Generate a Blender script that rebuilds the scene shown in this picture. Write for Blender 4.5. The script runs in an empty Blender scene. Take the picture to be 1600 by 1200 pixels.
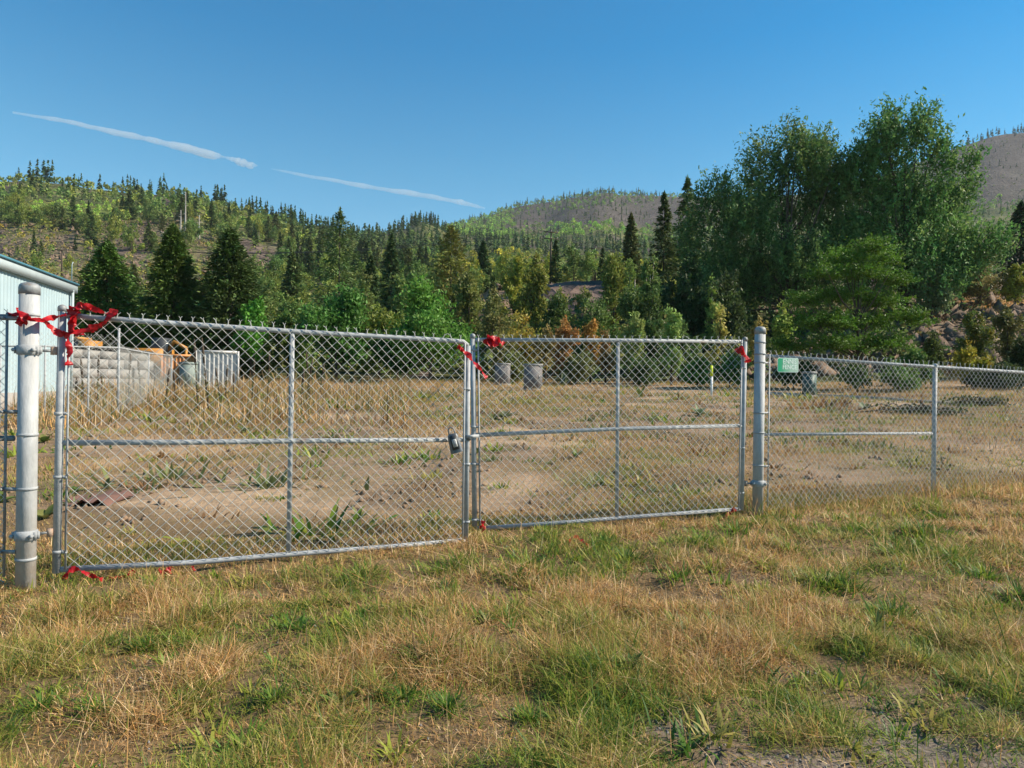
import bpy, math, random
import numpy as np
from mathutils import Vector, Matrix

R = math.radians
SC = bpy.context.scene
COL = SC.collection
rng = np.random.default_rng(7)
random.seed(7)

# ------------------------------------------------------------------ camera
F = 1067.0            # focal length in pixels of the 1600 px wide photograph
EYE = 1.4
ROLL = 0.0135
cam_d = bpy.data.cameras.new('camera')
cam_d.sensor_width = 36.0
cam_d.lens = 36.0 * F / 1600.0
cam_d.clip_start = 0.05
cam_d.clip_end = 30000.0
cam = bpy.data.objects.new('camera', cam_d)
CAMM = Matrix.Translation((0, 0, EYE)) @ Matrix.Rotation(R(90), 4, 'X') @ Matrix.Rotation(ROLL, 4, 'Z')
cam.matrix_world = CAMM
COL.objects.link(cam)
SC.camera = cam

# ------------------------------------------------------------------ world, sun, exposure
SUN_AZ = R(2.0)       # measured from +X towards +Y
SUN_EL = R(38.0)
world = bpy.data.worlds.new('World')
SC.world = world
world.use_nodes = True
wn = world.node_tree.nodes
wl = world.node_tree.links
sky = wn.new('ShaderNodeTexSky')
sky.sky_type = 'NISHITA'
sky.sun_disc = False
sky.sun_elevation = SUN_EL
sky.sun_rotation = R(90.0) - SUN_AZ
sky.altitude = 0.0
sky.air_density = 1.0
sky.dust_density = 0.0
sky.ozone_density = 6.0
# deep azure of dry mountain air: the tint depends only on height above the horizon
s_tc = wn.new('ShaderNodeTexCoord'); s_xyz = wn.new('ShaderNodeSeparateXYZ'); s_rp = wn.new('ShaderNodeValToRGB')
wl.new(s_tc.outputs['Generated'], s_xyz.inputs[0]); wl.new(s_xyz.outputs['Z'], s_rp.inputs[0])
els = s_rp.color_ramp.elements
els[0].position = 0.0; els[0].color = (.92, 1.06, .95, 1)
els[1].position = 1.0; els[1].color = (.02, .76, .95, 1)
for p_, c_ in ((.14, (.70, 1.04, .94, 1)), (.29, (.36, .97, .94, 1)), (.44, (.0, .83, .97, 1))):
    e_ = els.new(p_); e_.color = c_
s_mx = wn.new('ShaderNodeMix'); s_mx.data_type = 'RGBA'; s_mx.blend_type = 'MULTIPLY'; s_mx.inputs['Factor'].default_value = 1
wl.new(sky.outputs[0], s_mx.inputs['A']); wl.new(s_rp.outputs[0], s_mx.inputs['B'])
wl.new(s_mx.outputs['Result'], wn['Background'].inputs[0])
wn['Background'].inputs[1].default_value = 0.084
sun_d = bpy.data.lights.new('sun', 'SUN')
sun_d.energy = 4.6
sun_d.angle = R(0.53)
sun_d.color = (1.0, 0.88, 0.71)
sun = bpy.data.objects.new('sun', sun_d)
sdir = Vector((math.cos(SUN_EL) * math.cos(SUN_AZ), math.cos(SUN_EL) * math.sin(SUN_AZ), math.sin(SUN_EL)))
sun.rotation_euler = sdir.to_track_quat('Z', 'Y').to_euler()
sun.location = (30, 0, 40)
COL.objects.link(sun)
vs = SC.view_settings
vs.view_transform = 'Standard'
vs.look = 'None'
vs.exposure = 1.0
vs.gamma = 1.0
vs.use_curve_mapping = False
SC.cycles.max_bounces = 6
SC.cycles.diffuse_bounces = 3
SC.cycles.transparent_max_bounces = 8
SC.cycles.volume_bounces = 0

# ------------------------------------------------------------------ numpy noise
def _hash(ix, iy, seed):
    h = (ix.astype(np.int64) * 374761393 + iy.astype(np.int64) * 668265263 + seed * 982451653) & 0x7fffffff
    h = ((h ^ (h >> 13)) * 1274126177) & 0x7fffffff
    h = (h ^ (h >> 16)) & 0xffff
    return h / 65535.0

def vnoise(x, y, seed=0):
    x = np.asarray(x, float); y = np.asarray(y, float)
    ix = np.floor(x); iy = np.floor(y)
    fx = x - ix; fy = y - iy
    fx = fx * fx * (3 - 2 * fx); fy = fy * fy * (3 - 2 * fy)
    a = _hash(ix, iy, seed); b = _hash(ix + 1, iy, seed)
    c = _hash(ix, iy + 1, seed); d = _hash(ix + 1, iy + 1, seed)
    return (a * (1 - fx) + b * fx) * (1 - fy) + (c * (1 - fx) + d * fx) * fy

def fbm(x, y, octv=4, seed=0):
    s = 0; amp = 0.5; tot = 0
    for k in range(octv):
        s = s + amp * vnoise(x, y, seed + k * 17); tot += amp
        x = np.asarray(x) * 2.03 + 3.1; y = np.asarray(y) * 2.03 - 1.7; amp *= 0.5
    return s / tot

def sstep(a, b, x):
    t = np.clip((np.asarray(x, float) - a) / (b - a), 0, 1)
    return t * t * (3 - 2 * t)

# ------------------------------------------------------------------ geometry of the place
def hor(u):
    return 600.0 + ROLL * (np.asarray(u, float) - 800.0)

ROWS = [
 (45,  [(-600,585),(0,590),(300,592),(700,595),(1000,598),(1200,600),(1350,596),(1600,590),(2300,560)]),
 (56,  [(-600,570),(0,572),(400,583),(700,588),(1000,585),(1100,565),(1250,545),(1400,522),(1500,505),(1600,498),(2300,440)]),
 (72,  [(-600,545),(0,545),(400,560),(700,572),(840,560),(1000,545),(1100,500),(1250,478),(1400,462),(1500,452),(1600,450),(2300,400)]),
 (95,  [(-600,480),(0,480),(200,490),(400,510),(600,500),(735,470),(770,445),(800,446),(825,470),(850,441),(900,437),(945,438),(975,470),(1100,470),(1400,450),(1600,440),(2300,390)]),
 (140, [(-600,415),(0,425),(200,440),(400,462),(560,480),(700,462),(850,448),(1000,446),(1200,440),(1600,425),(2300,380)]),
 (210, [(-600,365),(0,378),(200,388),(330,400),(420,425),(520,440),(650,446),(800,442),(1000,438),(1600,410),(2300,370)]),
 (300, [(-600,305),(0,325),(150,332),(300,345),(400,372),(500,398),(600,418),(700,424),(800,424),(1000,424),(1600,395),(2300,355)]),
 (420, [(-600,255),(-300,268),(0,284),(100,288),(200,300),(270,306),(350,322),(430,346),(500,370),(560,384),(620,388),(700,394),(760,398),(900,404),(1600,382),(2300,330)]),
 (600, [(-600,275),(0,305),(300,345),(420,368),(520,376),(600,366),(635,352),(655,343),(672,348),(700,366),(740,374),(820,390),(900,388),(1050,385),(1300,375),(1600,352),(2300,300)]),
 (850, [(-600,290),(0,320),(400,360),(560,376),(640,372),(720,366),(780,370),(850,372),(885,352),(925,343),(965,352),(1000,372),(1100,360),(1400,330),(1500,328),(1600,325),(2300,250)]),
 (1300,[(-600,300),(0,330),(500,372),(640,370),(700,352),(745,340),(800,325),(850,312),(900,305),(950,299),(1000,300),(1050,303),(1150,312),(1300,300),(1420,255),(1480,230),(1530,220),(1600,210),(1800,190),(2300,170)]),
 (2000,[(-600,330),(0,350),(500,385),(750,370),(900,335),(1000,330),(1300,325),(1600,255),(2300,215)]),
 (3200,[(-600,345),(0,360),(500,390),(1000,370),(1600,330),(2300,300)]),
]
RY = np.array([r[0] for r in ROWS], float)
LRY = np.log(RY)

def row_py(u, Y):
    u = np.asarray(u, float); Y = np.asarray(Y, float)
    tab = np.stack([np.interp(u, [p[0] for p in r[1]], [p[1] for p in r[1]]) for r in ROWS])
    l = np.log(np.clip(Y, RY[0], RY[-1]))
    k = np.clip(np.searchsorted(LRY, l, side='right') - 1, 0, len(RY) - 2)
    t = (l - LRY[k]) / (LRY[k + 1] - LRY[k])
    idx = np.arange(u.size).reshape(u.shape)
    flat = tab.reshape(len(RY), -1)
    a = flat[k.ravel(), idx.ravel()].reshape(u.shape); b = flat[(k + 1).ravel(), idx.ravel()].reshape(u.shape)
    return a * (1 - t) + b * t

def terr(x, y):
    x = np.atleast_1d(np.asarray(x, float)); y = np.atleast_1d(np.asarray(y, float))
    x, y = np.broadcast_arrays(x, y)
    Yf = np.maximum(y, 45.0)
    u = 800 + F * x / Yf
    zf = EYE + (hor(u) - row_py(u, Yf)) * Yf / F
    rough = (fbm(x / (Yf * .12), y / (Yf * .12), 4, 5) - .5) * Yf * .022 * sstep(48, 90, Yf)
    zf = zf + rough
    base = -0.07 + 0.07 * np.clip((x + 3.4) / 6.1, -.5, 1.6)
    t = np.clip((y - 7.5) / 37.5, 0, 1)
    zn = base * (1 - t) + zf * t
    zn = zn + (fbm(x * 3.0, y * 3.0, 3, 29) - .5) * .11 * (1 - sstep(6.0, 9.5, y)) * sstep(1.5, 2.2, y) - .01
    zn = zn + (fbm(x * .8, y * .8, 3, 9) - .5) * .07 + (fbm(x * .15, y * .15, 2, 19) - .5) * .12 * sstep(9, 16, y)
    return np.where(y < 45, zn, zf)

def tz(x, y):
    return float(terr(x, y)[0])

RM = np.array(CAMM.to_3x3())
def pix(u, v, depth):
    d = RM @ np.array([(u - 800) / F, (600 - v) / F, -1.0])
    return Vector(np.array([0, 0, EYE]) + d * depth)

def onplane(u, v, A, B):
    """ray through a picture point met with the upright plane through plan points A, B"""
    d = RM @ np.array([(u - 800) / F, (600 - v) / F, -1.0])
    nx, ny = -(B[1] - A[1]), B[0] - A[0]
    t = (nx * A[0] + ny * A[1]) / (nx * d[0] + ny * d[1])
    return Vector(np.array([0, 0, EYE]) + d * t)

def gx(u, Y):
    return (u - 800) / F * Y

def on_ground(u, v):
    """march along the view ray to the terrain"""
    d = RM @ np.array([(u - 800) / F, (600 - v) / F, -1.0])
    t = np.concatenate([np.linspace(1.5, 45, 1500), np.geomspace(45.1, 2500, 1500)])
    P = np.array([0, 0, EYE])[None] + d[None] * t[:, None]
    below = P[:, 2] < terr(P[:, 0], P[:, 1])
    k = int(np.argmax(below)) if below.any() else len(t) - 1
    return Vector(P[k])

# ------------------------------------------------------------------ materials
def nodes_of(name):
    m = bpy.data.materials.new(name)
    m.use_nodes = True
    nt = m.node_tree
    return m, nt, nt.nodes['Principled BSDF'], nt.nodes['Material Output']

def N(nt, t, **kw):
    n = nt.nodes.new(t)
    for k, v in kw.items():
        setattr(n, k, v)
    return n

def mat_plain(name, c, rough=.7, metal=0.0, var=.25, scale=6.0, c2=None, bump=0.0, bscale=40.0, spec=.3, stretch=None):
    """procedural: two noises mix the colour with a darker / second tone, bump from a finer one"""
    m, nt, b, out = nodes_of(name)
    L = nt.links
    tc = N(nt, 'ShaderNodeTexCoord')
    mp = N(nt, 'ShaderNodeMapping')
    if stretch: mp.inputs['Scale'].default_value = stretch
    L.new(tc.outputs['Object'], mp.inputs[0])
    n1 = N(nt, 'ShaderNodeTexNoise'); n1.inputs['Scale'].default_value = scale; n1.inputs['Detail'].default_value = 6
    n1.inputs['Roughness'].default_value = .65
    L.new(mp.outputs[0], n1.inputs[0])
    r = N(nt, 'ShaderNodeValToRGB')
    c2 = c2 or tuple(x * (1 - var) for x in c)
    r.color_ramp.elements[0].position = .35; r.color_ramp.elements[0].color = (*c2, 1)
    r.color_ramp.elements[1].position = .65; r.color_ramp.elements[1].color = (*c, 1)
    L.new(n1.outputs[0], r.inputs[0])
    L.new(r.outputs[0], b.inputs['Base Color'])
    b.inputs['Roughness'].default_value = rough
    b.inputs['Metallic'].default_value = metal
    b.inputs['Specular IOR Level'].default_value = spec
    if bump:
        n2 = N(nt, 'ShaderNodeTexNoise'); n2.inputs['Scale'].default_value = bscale; n2.inputs['Detail'].default_value = 4
        L.new(mp.outputs[0], n2.inputs[0])
        bp = N(nt, 'ShaderNodeBump'); bp.inputs['Strength'].default_value = bump; bp.inputs['Distance'].default_value = .02
        L.new(n2.outputs[0], bp.inputs['Height']); L.new(bp.outputs[0], b.inputs['Normal'])
    return m

def mat_leaf(name, trans=.35, rough=.6, rand=.35, hue=.04, tint=(1, 1, 1), spec=.25):
    """colour from the mesh's own leaf colours, varied from plant to plant"""
    m, nt, b, out = nodes_of(name)
    L = nt.links
    at = N(nt, 'ShaderNodeAttribute'); at.attribute_name = 'Col'
    oi = N(nt, 'ShaderNodeObjectInfo')
    hs = N(nt, 'ShaderNodeHueSaturation')
    mr = N(nt, 'ShaderNodeMapRange'); mr.inputs['To Min'].default_value = .5 - hue; mr.inputs['To Max'].default_value = .5 + hue
    L.new(oi.outputs['Random'], mr.inputs['Value']); L.new(mr.outputs[0], hs.inputs['Hue'])
    mu = N(nt, 'ShaderNodeMath', operation='MULTIPLY'); mu.inputs[1].default_value = 7.31
    L.new(oi.outputs['Random'], mu.inputs[0])
    fr = N(nt, 'ShaderNodeMath', operation='FRACT'); L.new(mu.outputs[0], fr.inputs[0])
    mv = N(nt, 'ShaderNodeMapRange'); mv.inputs['To Min'].default_value = 1 - rand; mv.inputs['To Max'].default_value = 1 + rand
    L.new(fr.outputs[0], mv.inputs['Value']); L.new(mv.outputs[0], hs.inputs['Value'])
    tn = N(nt, 'ShaderNodeMix', data_type='RGBA', blend_type='MULTIPLY'); tn.inputs['Factor'].default_value = 1
    tn.inputs['B'].default_value = (*tint, 1)
    L.new(at.outputs['Color'], tn.inputs['A']); L.new(tn.outputs['Result'], hs.inputs['Color'])
    L.new(hs.outputs[0], b.inputs['Base Color'])
    b.inputs['Roughness'].default_value = rough
    b.inputs['Specular IOR Level'].default_value = spec
    tr = N(nt, 'ShaderNodeBsdfTranslucent'); L.new(hs.outputs[0], tr.inputs[0])
    mx = N(nt, 'ShaderNodeMixShader'); mx.inputs[0].default_value = trans
    L.new(b.outputs[0], mx.inputs[1]); L.new(tr.outputs[0], mx.inputs[2]); L.new(mx.outputs[0], out.inputs[0])
    return m

def mat_ground(name, far=False):
    m, nt, b, out = nodes_of(name)
    L = nt.links
    at = N(nt, 'ShaderNodeAttribute'); at.attribute_name = 'Col'
    tc = N(nt, 'ShaderNodeTexCoord')
    mixes = []
    prev = at.outputs['Color']
    for sc, lo, hi, fac in ((.02, .6, 1.35, 1.) , (.11, .55, 1.4, 1.), (.6, .6, 1.3, 1.)) if far else ((.5, .75, 1.2, 1.), (6, .7, 1.25, 1.), (55, .55, 1.45, 1.)):
        n = N(nt, 'ShaderNodeTexNoise'); n.inputs['Scale'].default_value = sc; n.inputs['Detail'].default_value = 7; n.inputs['Roughness'].default_value = .7
        L.new(tc.outputs['Object'], n.inputs[0])
        mr = N(nt, 'ShaderNodeMapRange'); mr.inputs['From Min'].default_value = .3; mr.inputs['From Max'].default_value = .7
        mr.inputs['To Min'].default_value = lo; mr.inputs['To Max'].default_value = hi
        L.new(n.outputs[0], mr.inputs['Value'])
        mx = N(nt, 'ShaderNodeMix', data_type='RGBA', blend_type='MULTIPLY'); mx.inputs['Factor'].default_value = fac
        L.new(prev, mx.inputs['A']); L.new(mr.outputs[0], mx.inputs['B'])
        prev = mx.outputs['Result']
    L.new(prev, b.inputs['Base Color'])
    b.inputs['Roughness'].default_value = .95
    b.inputs['Specular IOR Level'].default_value = .1
    v = N(nt, 'ShaderNodeTexVoronoi'); v.inputs['Scale'].default_value = .35 if far else 38
    L.new(tc.outputs['Object'], v.inputs['Vector'])
    n = N(nt, 'ShaderNodeTexNoise'); n.inputs['Scale'].default_value = .25 if far else 25; n.inputs['Detail'].default_value = 8
    L.new(tc.outputs['Object'], n.inputs[0])
    ad = N(nt, 'ShaderNodeMath', operation='ADD'); L.new(v.outputs['Distance'], ad.inputs[0]); L.new(n.outputs[0], ad.inputs[1])
    bp = N(nt, 'ShaderNodeBump'); bp.inputs['Strength'].default_value = .8 if far else .45; bp.inputs['Distance'].default_value = 2.0 if far else .012
    L.new(ad.outputs[0], bp.inputs['Height']); L.new(bp.outputs[0], b.inputs['Normal'])
    return m

M = {}
M['galv'] = mat_plain('galvanised_steel', (.40, .415, .42), .62, .0, scale=11, c2=(.26, .275, .285), bump=.12, bscale=120, spec=.35)
M['wire'] = mat_plain('galvanised_wire', (.52, .52, .48), .6, .0, scale=30, c2=(.37, .37, .345), spec=.4)
M['oldgalv'] = mat_plain('weathered_galvanised_steel', (.30, .32, .33), .6, .2, scale=20, c2=(.20, .21, .21), bump=.1, bscale=90)
def mat_post():
    m = mat_plain('stained_galvanised_post', (.44, .45, .45), .65, .0, scale=13, c2=(.31, .32, .32), bump=.14, bscale=90, spec=.4, stretch=(1, 1, .35))
    nt = m.node_tree; L = nt.links; b = nt.nodes['Principled BSDF']
    src = b.inputs['Base Color'].links[0].from_socket
    tc = N(nt, 'ShaderNodeTexCoord'); sp = N(nt, 'ShaderNodeSeparateXYZ'); L.new(tc.outputs['Object'], sp.inputs[0])
    mr = N(nt, 'ShaderNodeMapRange'); mr.inputs['From Min'].default_value = .62; mr.inputs['From Max'].default_value = .12
    L.new(sp.outputs['Z'], mr.inputs['Value'])
    n = N(nt, 'ShaderNodeTexNoise'); n.inputs['Scale'].default_value = 16; n.inputs['Detail'].default_value = 6; L.new(tc.outputs['Object'], n.inputs[0])
    mu = N(nt, 'ShaderNodeMath', operation='MULTIPLY'); L.new(mr.outputs[0], mu.inputs[0]); L.new(n.outputs[0], mu.inputs[1])
    mx = N(nt, 'ShaderNodeMix', data_type='RGBA'); mx.inputs['B'].default_value = (.36, .27, .19, 1)
    L.new(mu.outputs[0], mx.inputs['Factor']); L.new(src, mx.inputs['A']); L.new(mx.outputs['Result'], b.inputs['Base Color'])
    return m
M['post'] = mat_post()
def rusted(m, scale, lo):
    nt = m.node_tree; L = nt.links; b = nt.nodes['Principled BSDF']
    src = b.inputs['Base Color'].links[0].from_socket
    tc = N(nt, 'ShaderNodeTexCoord'); n = N(nt, 'ShaderNodeTexNoise'); n.inputs['Scale'].default_value = scale; n.inputs['Detail'].default_value = 8; n.inputs['Roughness'].default_value = .75
    L.new(tc.outputs['Object'], n.inputs[0])
    mr = N(nt, 'ShaderNodeMapRange'); mr.inputs['From Min'].default_value = lo; mr.inputs['From Max'].default_value = lo + .10; mr.inputs['To Max'].default_value = .8; L.new(n.outputs[0], mr.inputs['Value'])
    mx = N(nt, 'ShaderNodeMix', data_type='RGBA'); mx.inputs['B'].default_value = (.22, .13, .075, 1)
    L.new(mr.outputs[0], mx.inputs['Factor']); L.new(src, mx.inputs['A']); L.new(mx.outputs['Result'], b.inputs['Base Color'])
rusted(M['galv'], 3.5, .60); rusted(M['post'], 5.0, .62); rusted(M['oldgalv'], 7.0, .52)
M['rust'] = mat_plain('rusty_steel', (.33, .20, .13), .8, .1, scale=25, c2=(.42, .36, .30), bump=.2, bscale=80)
M['rustsheet'] = mat_plain('rusty_sheet', (.20, .105, .075), .8, 0, scale=8, c2=(.13, .075, .06), bump=.2, bscale=40)
M['tape'] = mat_leaf('red_plastic_tape', trans=.38, rough=.42, rand=0, hue=0, spec=.5)
M['black'] = mat_plain('black_plastic', (.035, .04, .045), .45, 0, scale=40, c2=(.055, .06, .065))
M['dkmetal'] = mat_plain('grey_cast_metal', (.16, .17, .18), .45, .4, scale=40, c2=(.11, .12, .13))
M['keypad'] = mat_plain('white_keypad', (.62, .63, .62), .5, 0, scale=60, var=.1)
M['bluewall'] = mat_plain('pale_blue_painted_metal', (.37, .475, .51), .5, 0, scale=1.2, c2=(.32, .425, .465), spec=.4)
M['bluetrim'] = mat_plain('teal_roof_trim', (.08, .22, .29), .5, 0, scale=3, var=.15)
M['paletrim'] = mat_plain('pale_fascia', (.40, .47, .49), .5, 0, scale=3, var=.12)
M['roof'] = mat_plain('blue_grey_roof_sheet', (.12, .24, .30), .5, .1, scale=3, var=.15)
M['concrete'] = mat_plain('concrete', (.36, .34, .31), .9, 0, scale=4, c2=(.27, .255, .235), bump=.25, bscale=50)
M['block'] = mat_plain('concrete_block', (.30, .29, .275), .9, 0, scale=2.2, c2=(.22, .21, .20), bump=.06, bscale=40)
M['orange'] = mat_plain('orange_container_paint', (.72, .30, .09), .55, 0, scale=5, c2=(.58, .27, .12), spec=.3)
M['white'] = mat_plain('white_container_paint', (.55, .55, .53), .55, 0, scale=5, c2=(.46, .45, .43))
M['greygreen'] = mat_plain('grey_green_cabinet', (.22, .27, .25), .6, 0, scale=5, var=.2)
M['yellow'] = mat_plain('yellow_machine_paint', (.50, .22, .025), .6, 0, scale=5, c2=(.30, .14, .03), spec=.5)
M['rubber'] = mat_plain('tyre_rubber', (.03, .03, .03), .85, 0, scale=10)
M['glass'] = mat_plain('dark_cab_glass', (.03, .04, .05), .1, 0, scale=3, spec=.6)
M['greybox'] = mat_plain('grey_weathered_cabinet', (.19, .18, .178), .75, 0, scale=6, c2=(.13, .12, .118), bump=.1)
M['greylid'] = mat_plain('light_grey_lid', (.26, .255, .245), .75, 0, scale=6, var=.2)
M['dkgreen'] = mat_plain('dark_green_pedestal', (.055, .10, .085), .55, 0, scale=6, c2=(.075, .12, .11))
M['stake'] = mat_plain('white_stake', (.75, .75, .72), .6, 0, scale=9, var=.1)
M['stakey'] = mat_plain('fluorescent_yellow_cap', (.62, .72, .03), .5, 0, scale=9, var=.1)
M['pole'] = mat_plain('weathered_pole_wood', (.10, .075, .055), .9, 0, scale=5, var=.4)
M['cable'] = mat_plain('power_cable', (.05, .05, .055), .6, 0, scale=5)
M['insul'] = mat_plain('insulator', (.35, .33, .30), .4, 0, scale=5)
M['bark'] = mat_plain('dark_bark', (.10, .075, .055), .95, 0, scale=7, c2=(.055, .043, .034), bump=.5, bscale=18)
M['palebark'] = mat_plain('pale_bark', (.50, .47, .42), .9, 0, scale=7, c2=(.30, .27, .23), bump=.3, bscale=18)
M['snag'] = mat_plain('bleached_dead_wood', (.40, .37, .33), .95, 0, scale=4, c2=(.28, .25, .22), bump=.3, bscale=18)
M['rock'] = mat_plain('brown_grey_rock', (.22, .158, .112), .95, 0, scale=1.6, c2=(.09, .063, .047), bump=.6, bscale=7)
M['pebble'] = mat_plain('grey_pebble', (.26, .25, .24), .9, 0, scale=20, c2=(.17, .16, .15))
M['leaf'] = mat_leaf('foliage', .35, .55, .22, .018)
M['needle'] = mat_leaf('conifer_needles', .15, .6, .22, .015)
M['grassdry'] = mat_leaf('dry_grass_blades', .35, .6, 0, 0)
M['grass'] = mat_leaf('green_grass_blades', .4, .5, 0, 0)
M['forest'] = mat_leaf('distant_foliage', .25, .7, 0, 0, spec=.1)
M['ground'] = mat_ground('dry_soil')
M['hill'] = mat_ground('hillside_soil_and_rock', True)
M['contrail'] = None

# ------------------------------------------------------------------ mesh building
class MB:
    """collects pieces of geometry for ONE mesh"""
    def __init__(s):
        s.V = []; s.Q = []; s.T = []; s.C = []; s.n = 0
    def add(s, V, Q=None, T=None, col=None):
        V = np.asarray(V, float).reshape(-1, 3)
        if Q is not None and len(Q): s.Q.append(np.asarray(Q, int).reshape(-1, 4) + s.n)
        if T is not None and len(T): s.T.append(np.asarray(T, int).reshape(-1, 3) + s.n)
        s.V.append(V)
        if col is not None:
            s.C.append(np.broadcast_to(np.asarray(col, float), V.shape))
        s.n += len(V)
        return s
    def box(s, c, size, rot=0.0, tilt=None, col=None):
        x, y, z = [d / 2 for d in size]
        V = np.array([[a, b, d] for a in (-x, x) for b in (-y, y) for d in (-z, z)])
        if tilt is not None: V = V @ np.array(tilt).T
        ca, sa = math.cos(rot), math.sin(rot)
        V = V @ np.array([[ca, sa, 0], [-sa, ca, 0], [0, 0, 1]])
        s.add(V + np.array(c), [[0, 1, 3, 2], [4, 6, 7, 5], [0, 4, 5, 1], [2, 3, 7, 6], [0, 2, 6, 4], [1, 5, 7, 3]], col=col)
        return s
    def tube(s, pts, rad, sides=10, caps=True, col=None, flat=None):
        P = np.array([list(p) for p in pts], float)
        n = len(P)
        rad = np.broadcast_to(np.asarray(rad, float), (n,))
        T = np.gradient(P, axis=0); T /= np.linalg.norm(T, axis=1)[:, None] + 1e-12
        ref = np.array([0, 0, 1.]) if abs(T[0][2]) < .9 else np.array([0, 1., 0])
        V = []
        for i in range(n):
            a = np.cross(ref, T[i]); a /= np.linalg.norm(a) + 1e-12
            b = np.cross(T[i], a)
            an = np.arange(sides) * 2 * math.pi / sides
            V.append(P[i] + rad[i] * (np.cos(an)[:, None] * a + (flat or 1) * np.sin(an)[:, None] * b))
        V = np.concatenate(V)
        Q = []
        for i in range(n - 1):
            for k in range(sides):
                k2 = (k + 1) % sides
                Q.append([i * sides + k, i * sides + k2, (i + 1) * sides + k2, (i + 1) * sides + k])
        Tt = []
        if caps:
            V = np.concatenate([V, P[:1], P[-1:]])
            for k in range(sides):
                k2 = (k + 1) % sides
                Tt.append([n * sides, k2, k]); Tt.append([n * sides + 1, (n - 1) * sides + k, (n - 1) * sides + k2])
        s.add(V, Q, Tt, col)
        return s
    def segs(s, P0, P1, r):
        """many square-section wires at once"""
        P0 = np.asarray(P0, float); P1 = np.asarray(P1, float)
        T = P1 - P0; T /= np.linalg.norm(T, axis=1)[:, None] + 1e-12
        ref = np.where(np.abs(T[:, 1:2]) < .9, np.array([[0, 1., 0]]), np.array([[1., 0, 0]]))
        a = np.cross(T, ref); a /= np.linalg.norm(a, axis=1)[:, None]
        b = np.cross(T, a)
        offs = [a, b, -a, -b]
        V = np.stack([P0 + r * o for o in offs] + [P1 + r * o for o in offs], 1)
        n = len(P0)
        q = np.array([[0, 1, 5, 4], [1, 2, 6, 5], [2, 3, 7, 6], [3, 0, 4, 7]])
        Q = (q[None] + (np.arange(n) * 8)[:, None, None]).reshape(-1, 4)
        s.add(V.reshape(-1, 3), Q)
        return s
    def lathe(s, c, prof, sides=20, axis='z'):
        an = np.arange(sides) * 2 * math.pi / sides
        V = []
        for r_, z in prof:
            V.append(np.stack([r_ * np.cos(an), r_ * np.sin(an), np.full(sides, z)], 1))
        V = np.concatenate(V)
        n = len(prof)
        Q = [[i * sides + k, i * sides + (k + 1) % sides, (i + 1) * sides + (k + 1) % sides, (i + 1) * sides + k] for i in range(n - 1) for k in range(sides)]
        s.add(V + np.array(c), Q)
        return s
    def mesh(s, name, mat, off=(0, 0, 0), smooth=False):
        V = np.concatenate(s.V) - np.array(off)
        Q = np.concatenate(s.Q) if s.Q else np.zeros((0, 4), int)
        T = np.concatenate(s.T) if s.T else np.zeros((0, 3), int)
        me = bpy.data.meshes.new(name)
        me.vertices.add(len(V)); me.vertices.foreach_set('co', V.astype(np.float32).ravel())
        nl = Q.size + T.size; nf = len(Q) + len(T)
        me.loops.add(nl); me.loops.foreach_set('vertex_index', np.concatenate([Q.ravel(), T.ravel()]).astype(np.int32))
        me.polygons.add(nf)
        st = np.concatenate([np.arange(len(Q)) * 4, len(Q) * 4 + np.arange(len(T)) * 3]).astype(np.int32)
        me.polygons.foreach_set('loop_start', st)
        if smooth: me.polygons.foreach_set('use_smooth', np.ones(nf, bool))
        me.update(calc_edges=True)
        if s.C and sum(len(c) for c in s.C) == len(V):
            C = np.concatenate(s.C)
            at = me.color_attributes.new('Col', 'FLOAT_COLOR', 'POINT')
            at.data.foreach_set('color', np.concatenate([C, np.ones((len(C), 1))], 1).astype(np.float32).ravel())
        if mat is not None: me.materials.append(mat)
        return me

ROOTLOC = {}
def tag(o, label=None, cat=None, group=None, kind=None):
    if label: o['label'] = label
    if cat: o['category'] = cat
    if group: o['group'] = group
    if kind: o['kind'] = kind
    return o
def thing(name, loc, label, cat, group=None, rotz=0.0, scale=None):
    o = bpy.data.objects.new(name, None)
    o.empty_display_size = .2
    o.location = loc; o.rotation_euler = (0, 0, rotz)
    if scale is not None: o.scale = scale if hasattr(scale, '__len__') else (scale,) * 3
    COL.objects.link(o)
    ROOTLOC[o.name] = Vector(loc)
    return tag(o, label, cat, group)
def part(name, mb, mat, parent, smooth=False, label=None, kind=None, local=False):
    root = parent
    while root.parent: root = root.parent
    off = (0, 0, 0) if local else ROOTLOC[root.name]
    me = mb.mesh(name, mat, off, smooth)
    o = bpy.data.objects.new(name, me)
    COL.objects.link(o); o.parent = parent
    tag(o, label, None, None, kind)
    return o
def inst(name, me, parent, loc=(0, 0, 0), rot=(0, 0, 0), scale=(1, 1, 1)):
    o = bpy.data.objects.new(name, me); COL.objects.link(o); o.parent = parent
    o.location = loc; o.rotation_euler = rot; o.scale = scale
    return o
def single(name, mb, mat, label=None, cat=None, group=None, kind=None, smooth=False, loc=(0, 0, 0)):
    me = mb.mesh(name, mat, loc, smooth)
    o = bpy.data.objects.new(name, me); o.location = loc
    COL.objects.link(o)
    return tag(o, label, cat, group, kind)

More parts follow.
